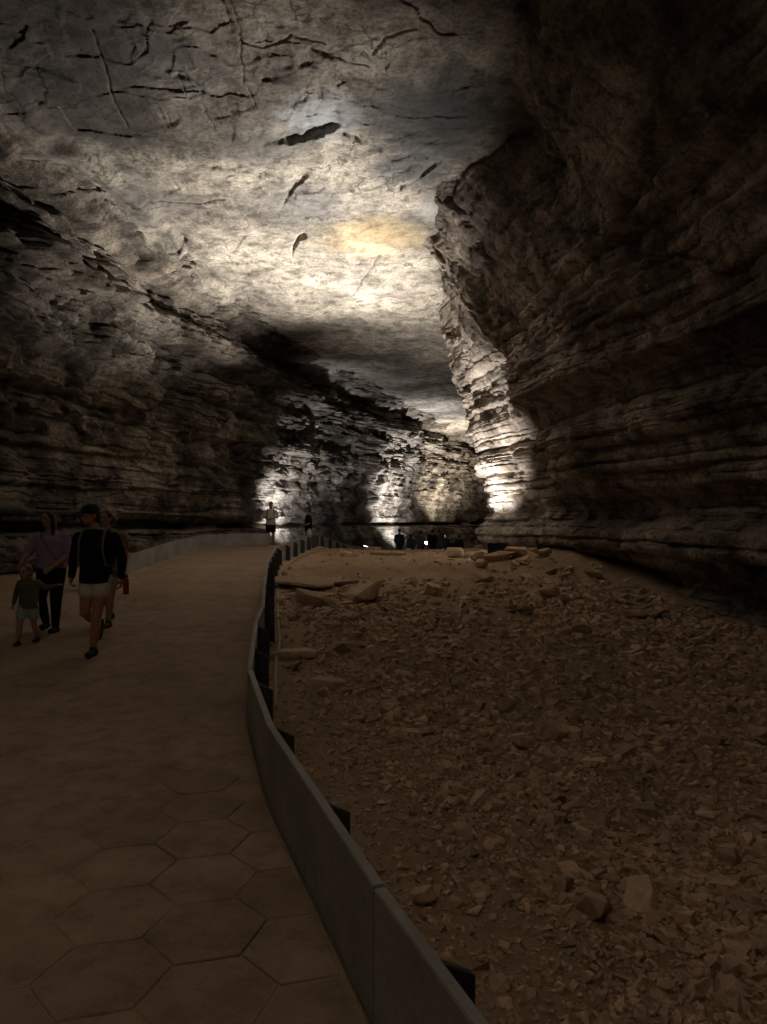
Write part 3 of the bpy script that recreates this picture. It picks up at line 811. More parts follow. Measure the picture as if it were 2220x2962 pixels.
# ------------------------------------------------------------------ cables
M['cable'] = plain_rough('tan_cable', (0.46, 0.36, 0.25), 0.2, 20, 0.7, 0.1, 0.002)
def cable(pix, label, r=0.02):
    pts = []
    for (zx, zy) in pix:
        x, y = 600 + zx * 0.2712, 1500 + zy * 0.2712
        X, d = gpt(x, y)
        X = max(X, float(bar_x(d)) + 0.24)
        pts.append((X, d))
    C = catmull(pts, 7)
    z = ground_z(C[:, 0], C[:, 1]) + r * 0.9
    z = np.convolve(np.pad(z, 3, 'edge'), np.ones(7) / 7, 'valid')
    z = np.maximum(z, ground_z(C[:, 0], C[:, 1]) + r * 0.4)
    bm = bmesh.new(); rows = []
    for k in range(len(C)):
        a = C[max(k - 1, 0)]; b = C[min(k + 1, len(C) - 1)]; t = Vector((b[0] - a[0], b[1] - a[1], 0)).normalized(); nrm = Vector((-t.y, t.x, 0))
        rows.append([bm.verts.new(Vector((C[k, 0], C[k, 1], z[k])) + nrm * r * math.cos(q) + Vector((0, 0, 1)) * r * math.sin(q)) for q in np.linspace(0, 2 * math.pi, 8, endpoint=False)])
    for a, b in zip(rows[:-1], rows[1:]):
        for k in range(8): bm.faces.new((a[k], a[(k + 1) % 8], b[(k + 1) % 8], b[k]))
    bm.faces.new(rows[0]); bm.faces.new(rows[-1][::-1])
    bmesh.ops.recalc_face_normals(bm, faces=bm.faces)
    return tag(bm_obj('cable', bm, M['cable'], smooth=True), label, 'cable')
cable([(1220, 330), (1110, 320), (1040, 350), (950, 415), (850, 470), (780, 490), (735, 570), (705, 640), (692, 800), (680, 1000), (665, 1150), (640, 1300), (622, 1450), (612, 1650), (618, 1850)], 'tan cable running straight along the barrier posts')
cable([(1225, 350), (1050, 405), (860, 490), (770, 530), (742, 600), (715, 800), (702, 950), (740, 1080), (725, 1180), (672, 1260), (662, 1380), (685, 1500), (696, 1700), (712, 1850), (722, 2040)], 'tan cable looping out from the barrier over the earth')

# ------------------------------------------------------------------ floodlights
M['housing'] = plain_rough('lamp_housing', (0.02, 0.02, 0.02), 0.2, 12, 0.45, 0.1, 0.002)
def floodlight(loc, aim, power, label, size=0.30, spot=110, blend=0.5, col=(1.0, 0.93, 0.82), lens=30.0, radius=0.06, pole=0.0, added_flaps=0.0):
    root = empty('floodlight', loc)
    tag(root, label, 'floodlight')
    v = Vector(aim).normalized(); q = v.to_track_quat('Z', 'Y').to_matrix()
    w = size
    hb = box_bm(w, w * 0.7, w * 0.30, w * 0.05)
    for k in range(-3, 4): box_bm(w * 0.03, w * 0.6, w * 0.12, 0, (k * w * 0.11, 0, -w * 0.20), None, hb)
    c = Vector((0, 0, w * 0.45))
    h = bm_obj('housing', hb, M['housing'], root); h.matrix_local = Matrix.Translation(c) @ q.to_4x4()
    le = bm_obj('lens', box_bm(w * 0.86, w * 0.56, w * 0.02, w * 0.008), emit_mat('lens_glow', col, lens), root)
    le.matrix_local = Matrix.Translation(c + v * w * 0.163) @ q.to_4x4()
    br = box_bm(w * 1.12, w * 0.12, w * 0.04, 0, (0, 0, w * 0.02))
    for sgn in (-1, 1): box_bm(w * 0.03, w * 0.12, w * 0.5, 0, (sgn * w * 0.545, 0, w * 0.28), None, br)
    b = bm_obj('bracket', br, M['housing'], root); b.rotation_euler = (0, 0, math.atan2(v.y, v.x) + math.pi / 2)
    if added_flaps:                                     # added plates that keep this lamp's light off the near wall
        p0 = Vector((w * 0.62, 0, c.z)); p1 = Vector((-0.13, 0, c.z + 0.40)); d = p1 - p0
        vb = box_bm(d.length, 0.85, 0.012, 0.003, (p0 + p1) / 2 + Vector((0, -0.12, 0)), Matrix.Rotation(-math.atan2(d.z, d.x), 3, 'Y'))
        bm_obj('added_flap', vb, M['housing'], root)
        bm_obj('added_flap', box_bm(0.56, 0.012, 0.58, 0.003, (-0.01, -0.56, c.z + 0.17)), M['housing'], root)
    if pole:
        bm_obj('pole', box_bm(0.05, 0.05, pole, 0.008, (0, 0, -pole / 2)), M['housing'], root)
    ld = bpy.data.lights.new('floodlight_lamp', 'SPOT'); ld.energy = power; ld.color = col
    ld.spot_size = math.radians(spot); ld.spot_blend = blend; ld.shadow_soft_size = radius
    lo = bpy.data.objects.new('lamp', ld); COL.objects.link(lo); lo.parent = root
    lo.matrix_local = Matrix.Translation(c + v * (w * 0.2 + radius + 0.005)) @ (-v).to_track_quat('Z', 'Y').to_matrix().to_4x4()
    return root

gz = lambda x, y: float(ground_z(x, y))
floodlight((3.3, 21.1, gz(3.3, 21.1) - 0.12), (-0.39, -0.28, 1.0), POWER['main'], 'black floodlight behind the rocks aimed up at the bright ceiling', spot=92, blend=1.0, col=(1.0, 0.95, 0.88), added_flaps=1)
floodlight((2.2, 22.3, gz(2.2, 22.3) - 0.12), (0.20, 0.28, 1.0), POWER['column'], 'black floodlight at the foot of the brightly lit rock column', spot=92, blend=1.0, col=(1.0, 0.95, 0.88))
for (dx, dy, sz) in ((-0.66, -0.7, .34), (-0.05, -0.95, .58), (0.5, -0.85, .46), (-1.1, 0.75, .36), (-0.72, 0.8, .34)):
    place_rock(3.3 + dx, 21.1 + dy, sz, 'large block in the ring of rocks that hides the floodlight', 'blocks round the floodlight', flat=0.9, sink=0.1)
floodlight((-3.75, 29.8, gz(-3.75, 29.8)), (-0.22, 0.75, 0.80), POWER['wall'], 'black floodlight at the crevice wall behind the man in the white shirt', spot=105, blend=1.0, col=(0.95, 0.96, 1.0))
place_rock(-0.95, 37.45, 0.42, 'squared block that carries the lit floodlight at the far wall', flat=1.0, tilt=0.05, sink=0.1, var=3)
floodlight((-0.95, 37.35, gz(-0.95, 37.35) + 0.62), (0.25, 0.05, 1.0), POWER['ledge'], 'lit floodlight on the ledge of the far wall', spot=110, blend=0.6, col=(0.97, 0.97, 1.0), size=0.34, lens=16)
floodlight((2.7, 43.2, gz(2.7, 43.2)), (-0.22, 0.5, 1.0), POWER['far'], 'black floodlight in the hollow behind the mound', spot=110, blend=1.0, col=(0.97, 0.97, 1.0))
floodlight((2.38, 40.2, gz(2.38, 40.2) + 1.05), (-0.05, -1.0, 0.02), POWER['group'], 'glaring floodlight among the group of standing visitors', spot=100, blend=0.5, col=(0.85, 0.95, 1.0), size=0.24, lens=250, pole=1.05)
floodlight((7.2, 52.0, gz(7.2, 52)), (0.05, 0.4, 1.0), POWER['corner'], 'black floodlight round the corner of the leaning wall', spot=110, blend=0.5, col=(1.0, 0.9, 0.76))

# ------------------------------------------------------------------ people
def cloth(name, col, var=0.18):
    return plain_rough(name, col, var, 14, 0.9, 0.5, 0.012, 0.12, obj=True)
M['skin'] = plain_rough('skin', (0.42, 0.25, 0.18), 0.12, 9, 0.55, 0.05, 0.002, 0.3, obj=True)
M['skin_tan'] = plain_rough('skin_tan', (0.40, 0.21, 0.13), 0.12, 9, 0.55, 0.05, 0.002, 0.3, obj=True)
M['eye'] = plain_rough('eye_dark', (0.03, 0.02, 0.015), 0.1, 9, 0.3, 0, 0, 0.5, obj=True)
M['lip'] = plain_rough('lip', (0.36, 0.13, 0.11), 0.1, 9, 0.5, 0, 0, 0.3, obj=True)
M['black'] = cloth('black_cloth', (0.012, 0.012, 0.013))
M['navy'] = cloth('navy_cloth', (0.02, 0.035, 0.055))
M['lavender'] = cloth('lavender_cloth', (0.34, 0.24, 0.40))
M['white_cloth'] = cloth('pale_cloth', (0.62, 0.57, 0.50))
M['white_shirt'] = cloth('white_cloth', (0.75, 0.73, 0.70))
M['olive'] = cloth('olive_cloth', (0.12, 0.125, 0.09))
M['tan_cloth'] = cloth('tan_cloth', (0.24, 0.17, 0.10))
M['mint'] = cloth('mint_cloth', (0.33, 0.44, 0.36))
M['grey_cloth'] = cloth('grey_cloth', (0.10, 0.11, 0.11))
M['blue_cloth'] = cloth('blue_cloth', (0.03, 0.045, 0.09))
M['green_cloth'] = cloth('green_cloth', (0.045, 0.07, 0.055))
M['shoe'] = plain_rough('shoe_black', (0.015, 0.015, 0.016), 0.2, 20, 0.7, 0.2, 0.003, 0.3, obj=True)
M['sole'] = plain_rough('shoe_sole', (0.55, 0.52, 0.48), 0.15, 20, 0.7, 0.1, 0.003, 0.3, obj=True)
M['hair_dark'] = plain_rough('hair_dark', (0.022, 0.014, 0.010), 0.4, 40, 0.5, 0.8, 0.006, 0.4, obj=True)
M['hair_brown'] = plain_rough('hair_brown', (0.07, 0.04, 0.022), 0.4, 40, 0.5, 0.8, 0.006, 0.4, obj=True)
M['hair_fair'] = plain_rough('hair_fair', (0.20, 0.11, 0.055), 0.3, 40, 0.5, 0.8, 0.006, 0.4, obj=True)
M['strap'] = cloth('strap_grey', (0.14, 0.16, 0.13))
M['red_metal'] = plain_rough('red_enamel', (0.34, 0.015, 0.035), 0.1, 10, 0.35, 0.05, 0.001, 0.5, obj=True)
M['steel'] = plain_rough('brushed_steel', (0.5, 0.5, 0.5), 0.1, 30, 0.4, 0.1, 0.001, 0.5, obj=True, metal=0.8)

def p_cap(p0, p1, r0, r1, seg=14): return ('cap', Vector(p0), Vector(p1), r0, r1, seg)
def p_ell(c, r, R=None): return ('ell', Vector(c), Vector(r), R)
def p_loft(rings): return ('loft', rings)

def blob_mesh(name, prims, vox, smooth):
    bm = bmesh.new()
    def rows_to_faces(rows):
        n = len(rows[0])
        for a, b in zip(rows[:-1], rows[1:]):
            for k in range(n): bm.faces.new((a[k], a[(k + 1) % n], b[(k + 1) % n], b[k]))
        bm.faces.new(rows[0][::-1]); bm.faces.new(rows[-1])
    for p in prims:
        if p[0] == 'cap':
            _, a, b, r0, r1, seg = p
            ax = (b - a); L = ax.length; ax = ax.normalized() if L > 1e-6 else Vector((0, 0, 1))
            q = ax.to_track_quat('Z', 'Y').to_matrix()
            st = [(-r0 * math.cos(t), r0 * math.sin(t)) for t in (0.25, 0.75, 1.2)] + [(0, r0), (L * .33, r0 + (r1 - r0) * .33), (L * .66, r0 + (r1 - r0) * .66), (L, r1)] + [(L + r1 * math.cos(t), r1 * math.sin(t)) for t in (1.2, 0.75, 0.25)]
            rows_to_faces([[bm.verts.new(a + q @ Vector((r * math.cos(t), r * math.sin(t), z))) for t in [2 * math.pi * k / seg for k in range(seg)]] for z, r in st])
        elif p[0] == 'ell':
            _, c, r, R = p
            rows = []
            for ph in np.linspace(0.12, math.pi - 0.12, 12):
                row = []
                for k in range(18):
                    t = 2 * math.pi * k / 18
                    v = Vector((r.x * math.sin(ph) * math.cos(t), r.y * math.sin(ph) * math.sin(t), -r.z * math.cos(ph)))
                    row.append(bm.verts.new(c + (R @ v if R else v)))
                rows.append(row)
            rows_to_faces(rows)
        else:
            rows = []
            for (c, rx, ry) in p[1]:
                rows.append([bm.verts.new((c[0] + rx * math.copysign(abs(math.cos(t)) ** 0.85, math.cos(t)), c[1] + ry * math.copysign(abs(math.sin(t)) ** 0.85, math.sin(t)), c[2])) for t in [2 * math.pi * k / 24 for k in range(24)]])
            rows_to_faces(rows)
    bmesh.ops.recalc_face_normals(bm, faces=bm.faces)
    me = bpy.data.meshes.new(name); bm.to_mesh(me); bm.free()
    o = bpy.data.objects.new('t', me); COL.objects.link(o)
    md = o.modifiers.new('r', 'REMESH'); md.mode = 'VOXEL'; md.voxel_size = vox; md.use_smooth_shade = True
    if smooth:
        ms = o.modifiers.new('s', 'SMOOTH'); ms.factor = 0.5; ms.iterations = smooth
    dg = bpy.context.evaluated_depsgraph_get(); dg.update()
    res = bpy.data.meshes.new_from_object(o.evaluated_get(dg)); res.name = name
    bpy.data.objects.remove(o); bpy.data.meshes.remove(me)
    return res

def blob(name, prims, mat, parent, vox=0.010, smooth=3):
    me = blob_mesh(name, prims, vox, smooth)
    me.materials.clear(); me.materials.append(mat)
    return link_mesh(name, me, None, parent)

def hand_prims(w, d, n, curl=0.5, thumb_sign=1, s=1.0):
    w = Vector(w); d = Vector(d).normalized(); n = Vector(n); n = (n - d * n.dot(d)).normalized(); l = d.cross(n).normalized()
    R = Matrix((l, d, n)).transposed()
    out = [p_ell(w + d * 0.047 * s, (0.040 * s, 0.055 * s, 0.018 * s), R)]
    for k, (o, ln) in enumerate(((-0.030, 0.066), (-0.010, 0.080), (0.011, 0.085), (0.031, 0.072))):
        a = w + d * 0.085 * s + l * o * s * 0.95 * thumb_sign * -1
        m = a + (d * math.cos(curl * .7) + n * math.sin(curl * .7)) * ln * 0.5 * s
        b = m + (d * math.cos(curl * 1.9) + n * math.sin(curl * 1.9)) * ln * 0.5 * s
        out += [p_cap(a, m, 0.0092 * s, 0.0088 * s, 8), p_cap(m, b, 0.0088 * s, 0.0075 * s, 8)]
    a = w + d * 0.03 * s + l * 0.032 * s * thumb_sign * -1; m = a + (d * 0.7 + l * 0.6 * -thumb_sign + n * 0.3).normalized() * 0.035 * s
    b = m + (d * 0.9 + n * 0.35).normalized() * 0.03 * s
    return out + [p_cap(a, m, 0.012 * s, 0.0105 * s, 8), p_cap(m, b, 0.0105 * s, 0.0085 * s, 8)]

def head_xf(pivot, yaw, pitch):
    Rm = Matrix.Rotation(yaw, 3, 'Z') @ Matrix.Rotation(pitch, 3, 'X')
    return Rm, (lambda v: Vector(pivot) + Rm @ (Vector(v) - Vector(pivot)))

def person(label, loc, rz, H, J, yaw=0.0, pitch=0.0, group=None, skin='skin', shirt=None, sleeve='long', legs=None, leg_len='long', hem=0.86,
           shoes='shoe', sole=None, hair=None, hair_mat='hair_dark', cap=None, vox=0.010, detail=True, width=1.0, kid=False, hold=None):
    s = H / 1.78
    root = empty('person', loc, rz); tag(root, label, 'person', group)
    hs = 1.0 if not kid else 1.45                      # a child's head is large for the body
    V = lambda k: Vector(J[k])
    up = V('chest') - V('pelvis')
    lean = lambda z: V('pelvis').lerp(V('chest'), (z - 0.95) / 0.38)
    def cen(z): c = lean(z); return (c.x, c.y, z)
    W = width
    body = [p_loft([(cen(0.84), .10 * W, .085 * W), (cen(0.90), .155 * W, .110 * W), (cen(0.98), .15 * W, .108 * W), (cen(1.10), .132 * W, .10 * W), (cen(1.25), .155 * W, .108 * W), (cen(1.37), .17 * W, .10 * W), (cen(1.44), .13 * W, .075), (cen(1.47), .08, .06)])]
    nb = Vector(cen(1.45)); hp = V('head') - Vector((0, -0.015, 0.095 * hs))
    body.append(p_cap(nb, hp, 0.058, 0.052))
    Rm, hx = head_xf(V('head') - Vector((0, 0, 0.09 * hs)), yaw, pitch)
    hc = V('head')
    q = lambda x, y, z: hx(hc + Vector((x, y, z)) * hs)
    body += [p_ell(q(0, 0.005, 0.015), Vector((.076, .097, .105)) * hs, Rm), p_ell(q(0, -0.03, -0.055), Vector((.056, .062, .060)) * hs, Rm),
             p_ell(q(0, -.062, -.088), Vector((.028, .025, .02)) * hs, Rm),
             p_cap(q(0, -.090, .012), q(0, -.110, -.028), .009 * hs, .014 * hs, 8),
             p_ell(q(0, -.082, .035), Vector((.05, .018, .012)) * hs, Rm),
             p_ell(q(-.078, .012, -.01), Vector((.012, .022, .032)) * hs, Rm), p_ell(q(.078, .012, -.01), Vector((.012, .022, .032)) * hs, Rm),
             p_ell(q(0, -.084, -.062), Vector((.024, .014, .012)) * hs, Rm)]
    for sd, sg in (('a', -1), ('b', 1)):
        sh, el, wr = V('sh' + sd), V('el' + sd), V('wr' + sd)
        body += [p_cap(Vector(cen(1.42)), sh, .06, .058), p_cap(sh, el, .052 * W, .041 * W), p_cap(el, wr, .041 * W, .028)]
        fd = (wr - el).normalized()
        n = Vector(J.get('pn' + sd, (-sg, 0, 0)))
        body += hand_prims(wr, fd, n, J.get('curl' + sd, 0.5), sg if not J.get('flip' + sd) else -sg)
        hi, kn, an = V('hip' + sd), V('kn' + sd), V('an' + sd)
        body += [p_cap(hi, kn, .088 * W, .056 * W), p_cap(kn, kn.lerp(an, .35), .054 * W, .056 * W), p_cap(kn.lerp(an, .35), an, .056 * W, .036)]
        td = Vector(J.get('toe' + sd, (0, -1, -0.25))).normalized(); hd = -td
        body += [p_cap(an + Vector((0, 0, -.03)) + hd * .04, an + td * .13 + Vector((0, 0, -.045)), .036, .030)]
    b = blob('body', body, M[skin], root, vox)
    if detail:
        for sg in (-1, 1):
            ey = blob('eye', [p_ell(q(sg * .031, -.088, .012), Vector((.014, .008, .008)) * hs, Rm)], M['eye'], b, 0.004, 0)
            blob('eyebrow', [p_cap(q(sg * .016, -.097, .034), q(sg * .05, -.084, .036), .005 * hs, .004 * hs, 6)], M[hair_mat], b, 0.003, 0)
        blob('mouth', [p_ell(q(0, -.096, -.060), Vector((.022, .007, .006)) * hs, Rm)], M['lip'], b, 0.003, 0)
    e_ = 0.016
    if shirt:
        pr = [p_loft([(cen(hem), .178 * W, .135 * W), (cen(hem + .06), .176 * W, .133 * W), (cen(1.05), .165 * W, .128 * W), (cen(1.2), .172 * W, .132 * W), (cen(1.34), .186 * W, .122 * W), (cen(1.42), .135 * W, .095), (cen(1.485), .075, .07)])]
        for sd in 'ab':
            sh, el, wr = V('sh' + sd), V('el' + sd), V('wr' + sd)
            pr.append(p_cap(Vector(cen(1.405)), sh, .075, .072))
            pr.append(p_cap(sh, sh.lerp(el, 1.0 if sleeve != 'short' else 0.72), .070 * W, (.056 if sleeve != 'short' else .064) * W))
            if sleeve == 'long': pr.append(p_cap(el, el.lerp(wr, 0.97), .056 * W, .042))
        blob('shirt', pr, M[shirt], root, vox, 4)
    if legs:
        pr = [p_loft([(cen(0.80), .16 * W, .115 * W), (cen(0.9), .172 * W, .125 * W), (cen(0.99), .160 * W, .118 * W)])]
        for sd in 'ab':
            hi, kn, an = V('hip' + sd), V('kn' + sd), V('an' + sd)
            if leg_len == 'long':
                pr += [p_cap(hi, kn, .102 * W, .070 * W), p_cap(kn, kn.lerp(an, .96), .070 * W, .054)]
            else:
                en = hi.lerp(kn, leg_len)
                d = (kn - hi).normalized(); qz = d.to_track_quat('Z', 'Y').to_matrix()
                pr += [p_cap(hi, hi.lerp(kn, leg_len - .12), .104 * W, .098 * W)]
        blob('trousers' if leg_len == 'long' else 'shorts', pr, M[legs], root, vox, 3)
    for sd in 'ab':
        an = V('an' + sd); td = Vector(J.get('toe' + sd, (0, -1, -0.25))).normalized(); dn = Vector((0, 0, -1)); dn = (dn - td * dn.dot(td)).normalized()
        if J.get('toe' + sd) is None: td = Vector((0, -1, 0)); dn = Vector((0, 0, -1))
        base = an + dn * .045
        sho = blob('shoe', [p_cap(base - td * .05, base + td * .05, .044, .046), p_cap(base + td * .05, base + td * .155, .046, .036), p_cap(an + dn * .0, base, .046, .045)], M[shoes], root, min(vox, .012), 2)
        if sole:
            blob('sole', [p_cap(base - td * .055 + dn * .037, base + td * .16 + dn * .037, .030, .026)], M[sole], sho, 0.012, 1)
    if hair:
        hr = [p_ell(q(0, .022, .035), Vector((.088, .100, .098)) * hs, Rm), p_ell(q(0, .05, -.01), Vector((.080, .07, .09)) * hs, Rm)]
        if hair == 'long':
            for sg in (-1, 1):
                hr += [p_cap(q(sg * .07, .02, .02), q(sg * .088, .015, -.12), .034, .04), p_cap(q(sg * .088, .015, -.12), q(sg * .105, -.01, -.25), .04, .028)]
            hr += [p_cap(q(0, .07, 0), q(0, .085, -.22), .075, .06)]
        if hair == 'bun': hr += [p_ell(q(.045, .085, -.02), (.06, .06, .075), Rm), p_cap(q(.05, .07, -.05), q(.075, .03, -.16), .035, .02)]
        # the face stays clear: hair volume is kept behind and above it
        blob('hair', hr, M[hair_mat], root, vox, 2)
    if cap:
        cp = [p_ell(q(0, .005, .065), (.098, .112, .075), Rm), p_ell(q(0, -.10, .055), (.072, .075, .012), Matrix(Rm) @ Matrix.Rotation(0.15, 3, 'X'))]
        blob('cap', cp, M[cap], root, 0.008, 2)
    for c in root.children_recursive: pass
    root.scale = (s, s, s)
    return root, q

def pose(**kw):
    J = dict(pelvis=(0, 0, .95), chest=(0, 0, 1.33), head=(0, -.02, 1.655),
             sha=(-.19, 0, 1.385), ela=(-.235, .03, 1.13), wra=(-.24, -.03, .88), shb=(.19, 0, 1.385), elb=(.235, .03, 1.13), wrb=(.24, -.03, .88),
             hipa=(-.09, 0, .90), kna=(-.10, -.01, .49), ana=(-.105, .03, .085), hipb=(.09, 0, .90), knb=(.10, -.01, .49), anb=(.105, .03, .085))
    J.update(kw); return J

def on_path(px_x, d, z=None):
    return ((px_x - 1110) / F * d, d, float(path_z(d)) + 0.006 if z is None else z)

# man in black top, pale shorts and cap, striding towards the camera
ml = on_path(278, 8.6)
man, mq = person('person in dark cap, black long sleeved top and pale shorts walking', ml, 0.0, 1.80,
    pose(head=(-.035, -.04, 1.65), sha=(-.2, 0, 1.38), ela=(-.275, .04, 1.15), wra=(-.265, -.06, .92), curla=.9,
         shb=(.21, .01, 1.38), elb=(.275, .10, 1.14), wrb=(.27, .10, .90),
         hipa=(-.085, 0, .90), kna=(-.09, -.10, .50), ana=(-.075, .27, .30), toea=(0, -.25, -1), hipb=(.085, 0, .90), knb=(.06, -.12, .49), anb=(.045, -.19, .085)),
    yaw=-0.75, pitch=0.12, skin='skin_tan', shirt='black', legs='white_cloth', leg_len=0.52, hem=0.84, hair='short', cap='navy', width=1.08)
lg = bm_obj('chest_logo', box_bm(0.055, 0.004, 0.007, 0, (0.10, -0.158, 1.30)), M['strap'], man)
box_bm_ = bm_obj('chest_logo', box_bm(0.034, 0.004, 0.006, 0, (0.10, -0.158, 1.287)), M['strap'], man)
# backpack worn by the man
bp = empty('backpack', ml); tag(bp, 'dark backpack with grey straps worn over the black top', 'backpack'); bp.scale = man.scale
blob('pack', [p_loft([((0, .20, 1.0), .13, .07), ((0, .21, 1.1), .15, .085), ((0, .21, 1.3), .145, .08), ((0, .19, 1.42), .10, .05)])], M['black'], bp, 0.014, 3)
for sg in (-1, 1):
    pts = [(sg * .11, .14, 1.45), (sg * .125, .04, 1.495), (sg * .135, -.07, 1.46), (sg * .14, -.145, 1.34), (sg * .145, -.155, 1.2), (sg * .165, -.11, 1.06), (sg * .16, .10, 1.03)]
    blob('strap', [p_cap(a, b, .017, .017, 8) for a, b in zip(pts[:-1], pts[1:])], M['strap'], bp, 0.009, 1)

# woman in lavender top
wl = on_path(150, 10.0)
wom, wq = person('person in lavender top and black trousers with long dark hair', wl, 0.0, 1.69,
    pose(head=(-.04, -.03, 1.65), sha=(-.19, 0, 1.375), ela=(-.33, -.03, 1.16), wra=(-.36, -.20, 1.00), shb=(.19, 0, 1.375), elb=(.27, -.02, 1.12), wrb=(.13, -.30, .95), pnb=(0, 1, 0), curlb=1.1,
         kna=(-.10, -.14, .50), ana=(-.09, .02, .12), knb=(.12, -.12, .49), anb=(.13, -.16, .085)),
    yaw=-0.35, shirt='lavender', sleeve='elbow', legs='black', hem=0.93, hair='long', width=1.22)
blob('crossbody_strap', [p_cap(a, b, .016, .016, 8) for a, b in zip([(-.10, .02, 1.50), (-.09, -.13, 1.40), (.03, -.172, 1.22), (.17, -.14, 1.02)][:-1], [(-.09, -.13, 1.40), (.03, -.172, 1.22), (.17, -.14, 1.02)])], M['tan_cloth'], wom, 0.009, 1)

# child holding her hand
kl = on_path(84, 9.1)
kid, kq = person('small child in olive top and mint shorts reaching up for a hand', kl, 0.0, 1.03,
    pose(head=(-.06, -.03, 1.60), sha=(-.18, 0, 1.36), ela=(-.30, .04, 1.12), wra=(-.33, -.02, .90), shb=(.18, 0, 1.36), elb=(.38, .0, 1.24), wrb=(.58, .10, 1.30), pnb=(0, 0, -1), curlb=1.0,
         kna=(-.12, -.16, .50), ana=(-.13, -.22, .085), knb=(.10, .02, .49), anb=(.11, .16, .12)),
    yaw=-0.2, shirt='olive', legs='mint', leg_len=0.78, hem=0.80, hair='short', hair_mat='hair_fair', width=1.2, kid=True, sole='sole', vox=0.012)

# woman behind the man, red bottle in hand
rl = on_path(322, 10.3)
w2, q2 = person('person in tan sleeveless top behind the walker in the dark cap', rl, 0.0, 1.69,
    pose(head=(-.06, -.03, 1.65), shb=(.18, 0, 1.38), elb=(.225, .03, 1.14), wrb=(.24, -.05, .93), curlb=1.2, pnb=(-1, 0, 0),
         knb=(.04, -.12, .49), anb=(.01, -.14, .085), kna=(-.10, .0, .48), ana=(-.10, .26, .16)),
    yaw=-0.3, shirt='tan_cloth', sleeve='short', legs='olive', leg_len=0.35, hem=0.86, hair='bun', hair_mat='hair_brown', sole='sole')
s2 = 1.69 / 1.78
bx_, by_, bz_ = rl[0] + .255 * s2, rl[1] - .075 * s2, rl[2] + .50 * s2
bot = empty('water_bottle', (bx_, by_, bz_)); tag(bot, 'red metal water bottle with a loop cap hanging from a hand', 'bottle')
def lathe(name, prof, mat, parent, seg=24):
    bm = bmesh.new(); rows = [[bm.verts.new((r * math.cos(t), r * math.sin(t), z)) for t in [2 * math.pi * k / seg for k in range(seg)]] for r, z in prof]
    for a, b in zip(rows[:-1], rows[1:]):
        for k in range(seg): bm.faces.new((a[k], a[(k + 1) % seg], b[(k + 1) % seg], b[k]))
    bm.faces.new(rows[0][::-1]); bm.faces.new(rows[-1])
    return bm_obj(name, bm, mat, parent, smooth=True)
lathe('flask', [(.036, 0), (.040, .006), (.041, .02), (.041, .20), (.038, .225), (.027, .243)], M['red_metal'], bot)
lathe('lid', [(.027, .244), (.029, .247), (.029, .275), (.025, .28)], M['shoe'], bot)
blob('carry_loop', [p_cap((-.024, 0, .275), (-.024, 0, .31), .006, .006, 8), p_cap((-.024, 0, .31), (.024, 0, .31), .006, .006, 8), p_cap((.024, 0, .31), (.024, 0, .275), .006, .006, 8)], M['steel'], bot, 0.004, 1)

# two people beyond the walkway's bend
person('person in white shirt and backpack straps standing beyond the walkway bend', on_path(784, 28.6, gz(-4.5, 28.6)), 0.1, 1.80,
    pose(ela=(-.27, -.02, 1.16), wra=(-.10, -.24, 1.08), elb=(.27, -.02, 1.16), wrb=(.08, -.26, 1.10)), skin='skin_tan', shirt='white_shirt', sleeve='short', legs='black', leg_len=0.8, hair='short', vox=0.018, detail=False, width=1.1)
pb = empty('backpack', on_path(784, 28.6, gz(-4.5, 28.6)), 0.1); tag(pb, 'dark backpack with black straps worn over the white shirt', 'backpack')
for sg in (-1, 1):
    pts = [(sg * .10, .14, 1.45), (sg * .12, .03, 1.50), (sg * .13, -.08, 1.46), (sg * .14, -.15, 1.32), (sg * .15, -.155, 1.18), (sg * .17, -.06, 1.06)]
    blob('strap', [p_cap(a, b, .022, .022, 8) for a, b in zip(pts[:-1], pts[1:])], M['black'], pb, 0.014, 1)
blob('pack', [p_loft([((0, .20, 1.0), .13, .07), ((0, .21, 1.2), .15, .085), ((0, .19, 1.42), .10, .05)])], M['black'], pb, 0.02, 2)
person('person in black top and pale shorts standing behind the barrier', on_path(893, 27.2, float(path_z(27.2)) - .30), -1.2, 1.78,
    pose(ela=(-.26, -.04, 1.14), wra=(-.14, -.24, 1.05), elb=(.26, -.04, 1.14), wrb=(.1, -.25, 1.05)), skin='skin_tan', shirt='black', sleeve='short', legs='white_cloth', leg_len=0.75, hair='short', vox=0.018, detail=False, width=1.08)

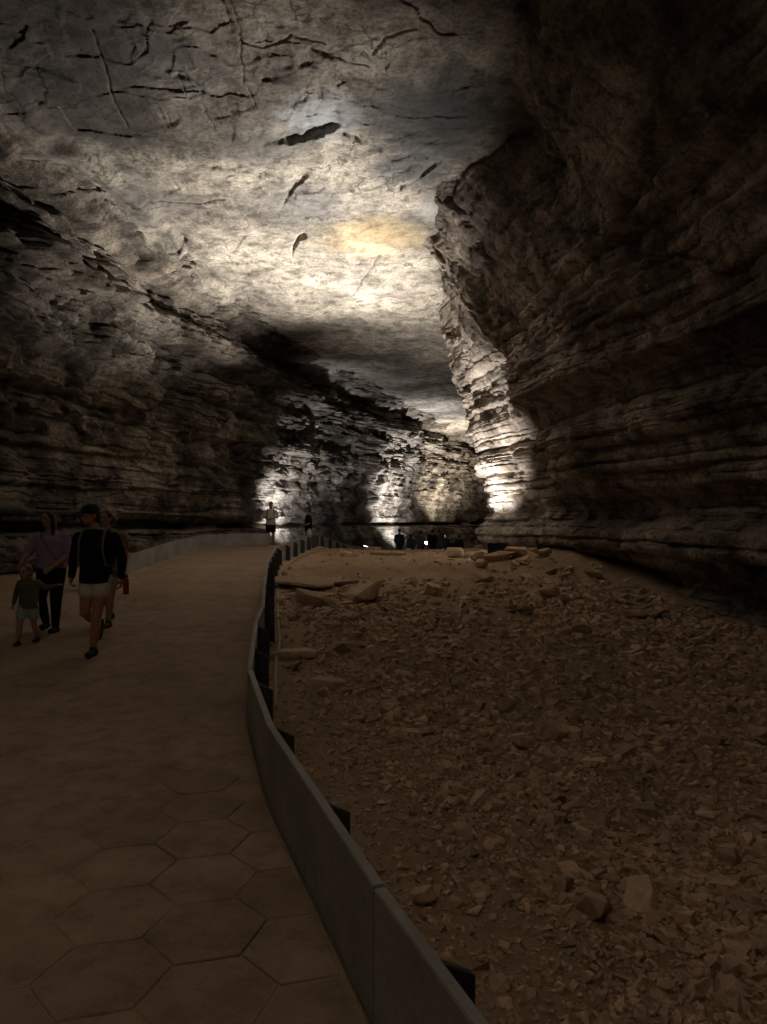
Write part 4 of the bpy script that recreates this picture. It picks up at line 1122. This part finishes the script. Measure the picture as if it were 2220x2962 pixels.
# visitors grouped round the glaring lamp
grp = [(1156, 37.6, 1.80, 'navy', 'blue_cloth', 'short', 'person in dark blue standing apart beside the glaring lamp group', 2.9),
       (1191, 38.8, 1.66, 'green_cloth', 'black', 'long', 'person in dark green with long hair facing the glaring lamp', 3.3),
       (1218, 38.4, 1.74, 'grey_cloth', 'blue_cloth', 'short', 'person in grey just beside the glaring lamp', 2.6),
       (1251, 37.8, 1.78, 'black', 'black', 'short', 'broad person in black standing close before the lit table', 3.4),
       (1269, 38.2, 1.80, 'olive', 'grey_cloth', 'short', 'person in dark olive pressed beside the broad person in black', 3.0),
       (1291, 39.4, 1.70, 'green_cloth', 'blue_cloth', 'short', 'person in green top and blue trousers by the lit table', 3.6),
       (1307, 40.4, 1.45, 'black', 'grey_cloth', 'short', 'shorter person in black half hidden at the lit table', 2.8),
       (1328, 39.0, 1.68, 'blue_cloth', 'blue_cloth', 'short', 'person in blue standing beside the hand rail', 3.3)]
for (x, d, H, sh_, lg_, hr_, lab, rz) in grp:
    X = (x - 1110) / F * d
    person(lab, (X, d, gz(X, d)), rz, H, pose(wra=(-.2, -.1, .92), wrb=(.2, -.12, .94)), shirt=sh_, legs=lg_, hair=hr_, vox=0.022, detail=False, group='visitors round the lamp', width=1.1)

# lit table and hand rail beyond the mound
M['panel'] = plain_rough('pale_panel', (0.7, 0.72, 0.75), 0.1, 6, 0.5, 0.05, 0.002)
tx0, ty0 = (1318 - 1110) / F * 41.3, 41.3
tb = empty('display_table', (tx0, ty0, gz(tx0, ty0))); tag(tb, 'pale display table among the visitors beyond the mound', 'table')
bm_obj('table_top', box_bm(1.5, 0.8, 0.06, 0.01, (0, 0, 0.80)), M['panel'], tb)
for sx in (-.65, .65):
    for sy in (-.3, .3): bm_obj('leg', box_bm(0.06, 0.06, 0.77, 0.006, (sx, sy, 0.385)), M['housing'], tb)
rx0, ry0 = (1352 - 1110) / F * 40.6, 40.6
rl_ = empty('hand_rail', (rx0, ry0, gz(rx0, ry0))); tag(rl_, 'slim metal hand rail beside the person in blue', 'railing')
for k in range(4): bm_obj('post', box_bm(0.05, 0.05, 1.05, 0.005, (k * 0.75 - 0.6, k * 0.2, 0.50)), M['steel'], rl_)
for z in (0.55, 1.0): bm_obj('rail', box_bm(2.36, 0.045, 0.045, 0.005, (0.52, 0.3 - 0.03, z), Matrix.Rotation(math.atan2(0.2, 0.75), 3, 'Z')), M['steel'], rl_)

# added fill lamp, unseen behind the viewer, to brighten the near floor
floodlight((-5.6, -4.0, gz(-5.6, -4.0)), (0.38, 0.42, 1.0), POWER['rear_fill'], 'added black floodlight unseen behind the viewer as fill for the near floor', spot=54, blend=0.9, col=(1.0, 0.90, 0.78))
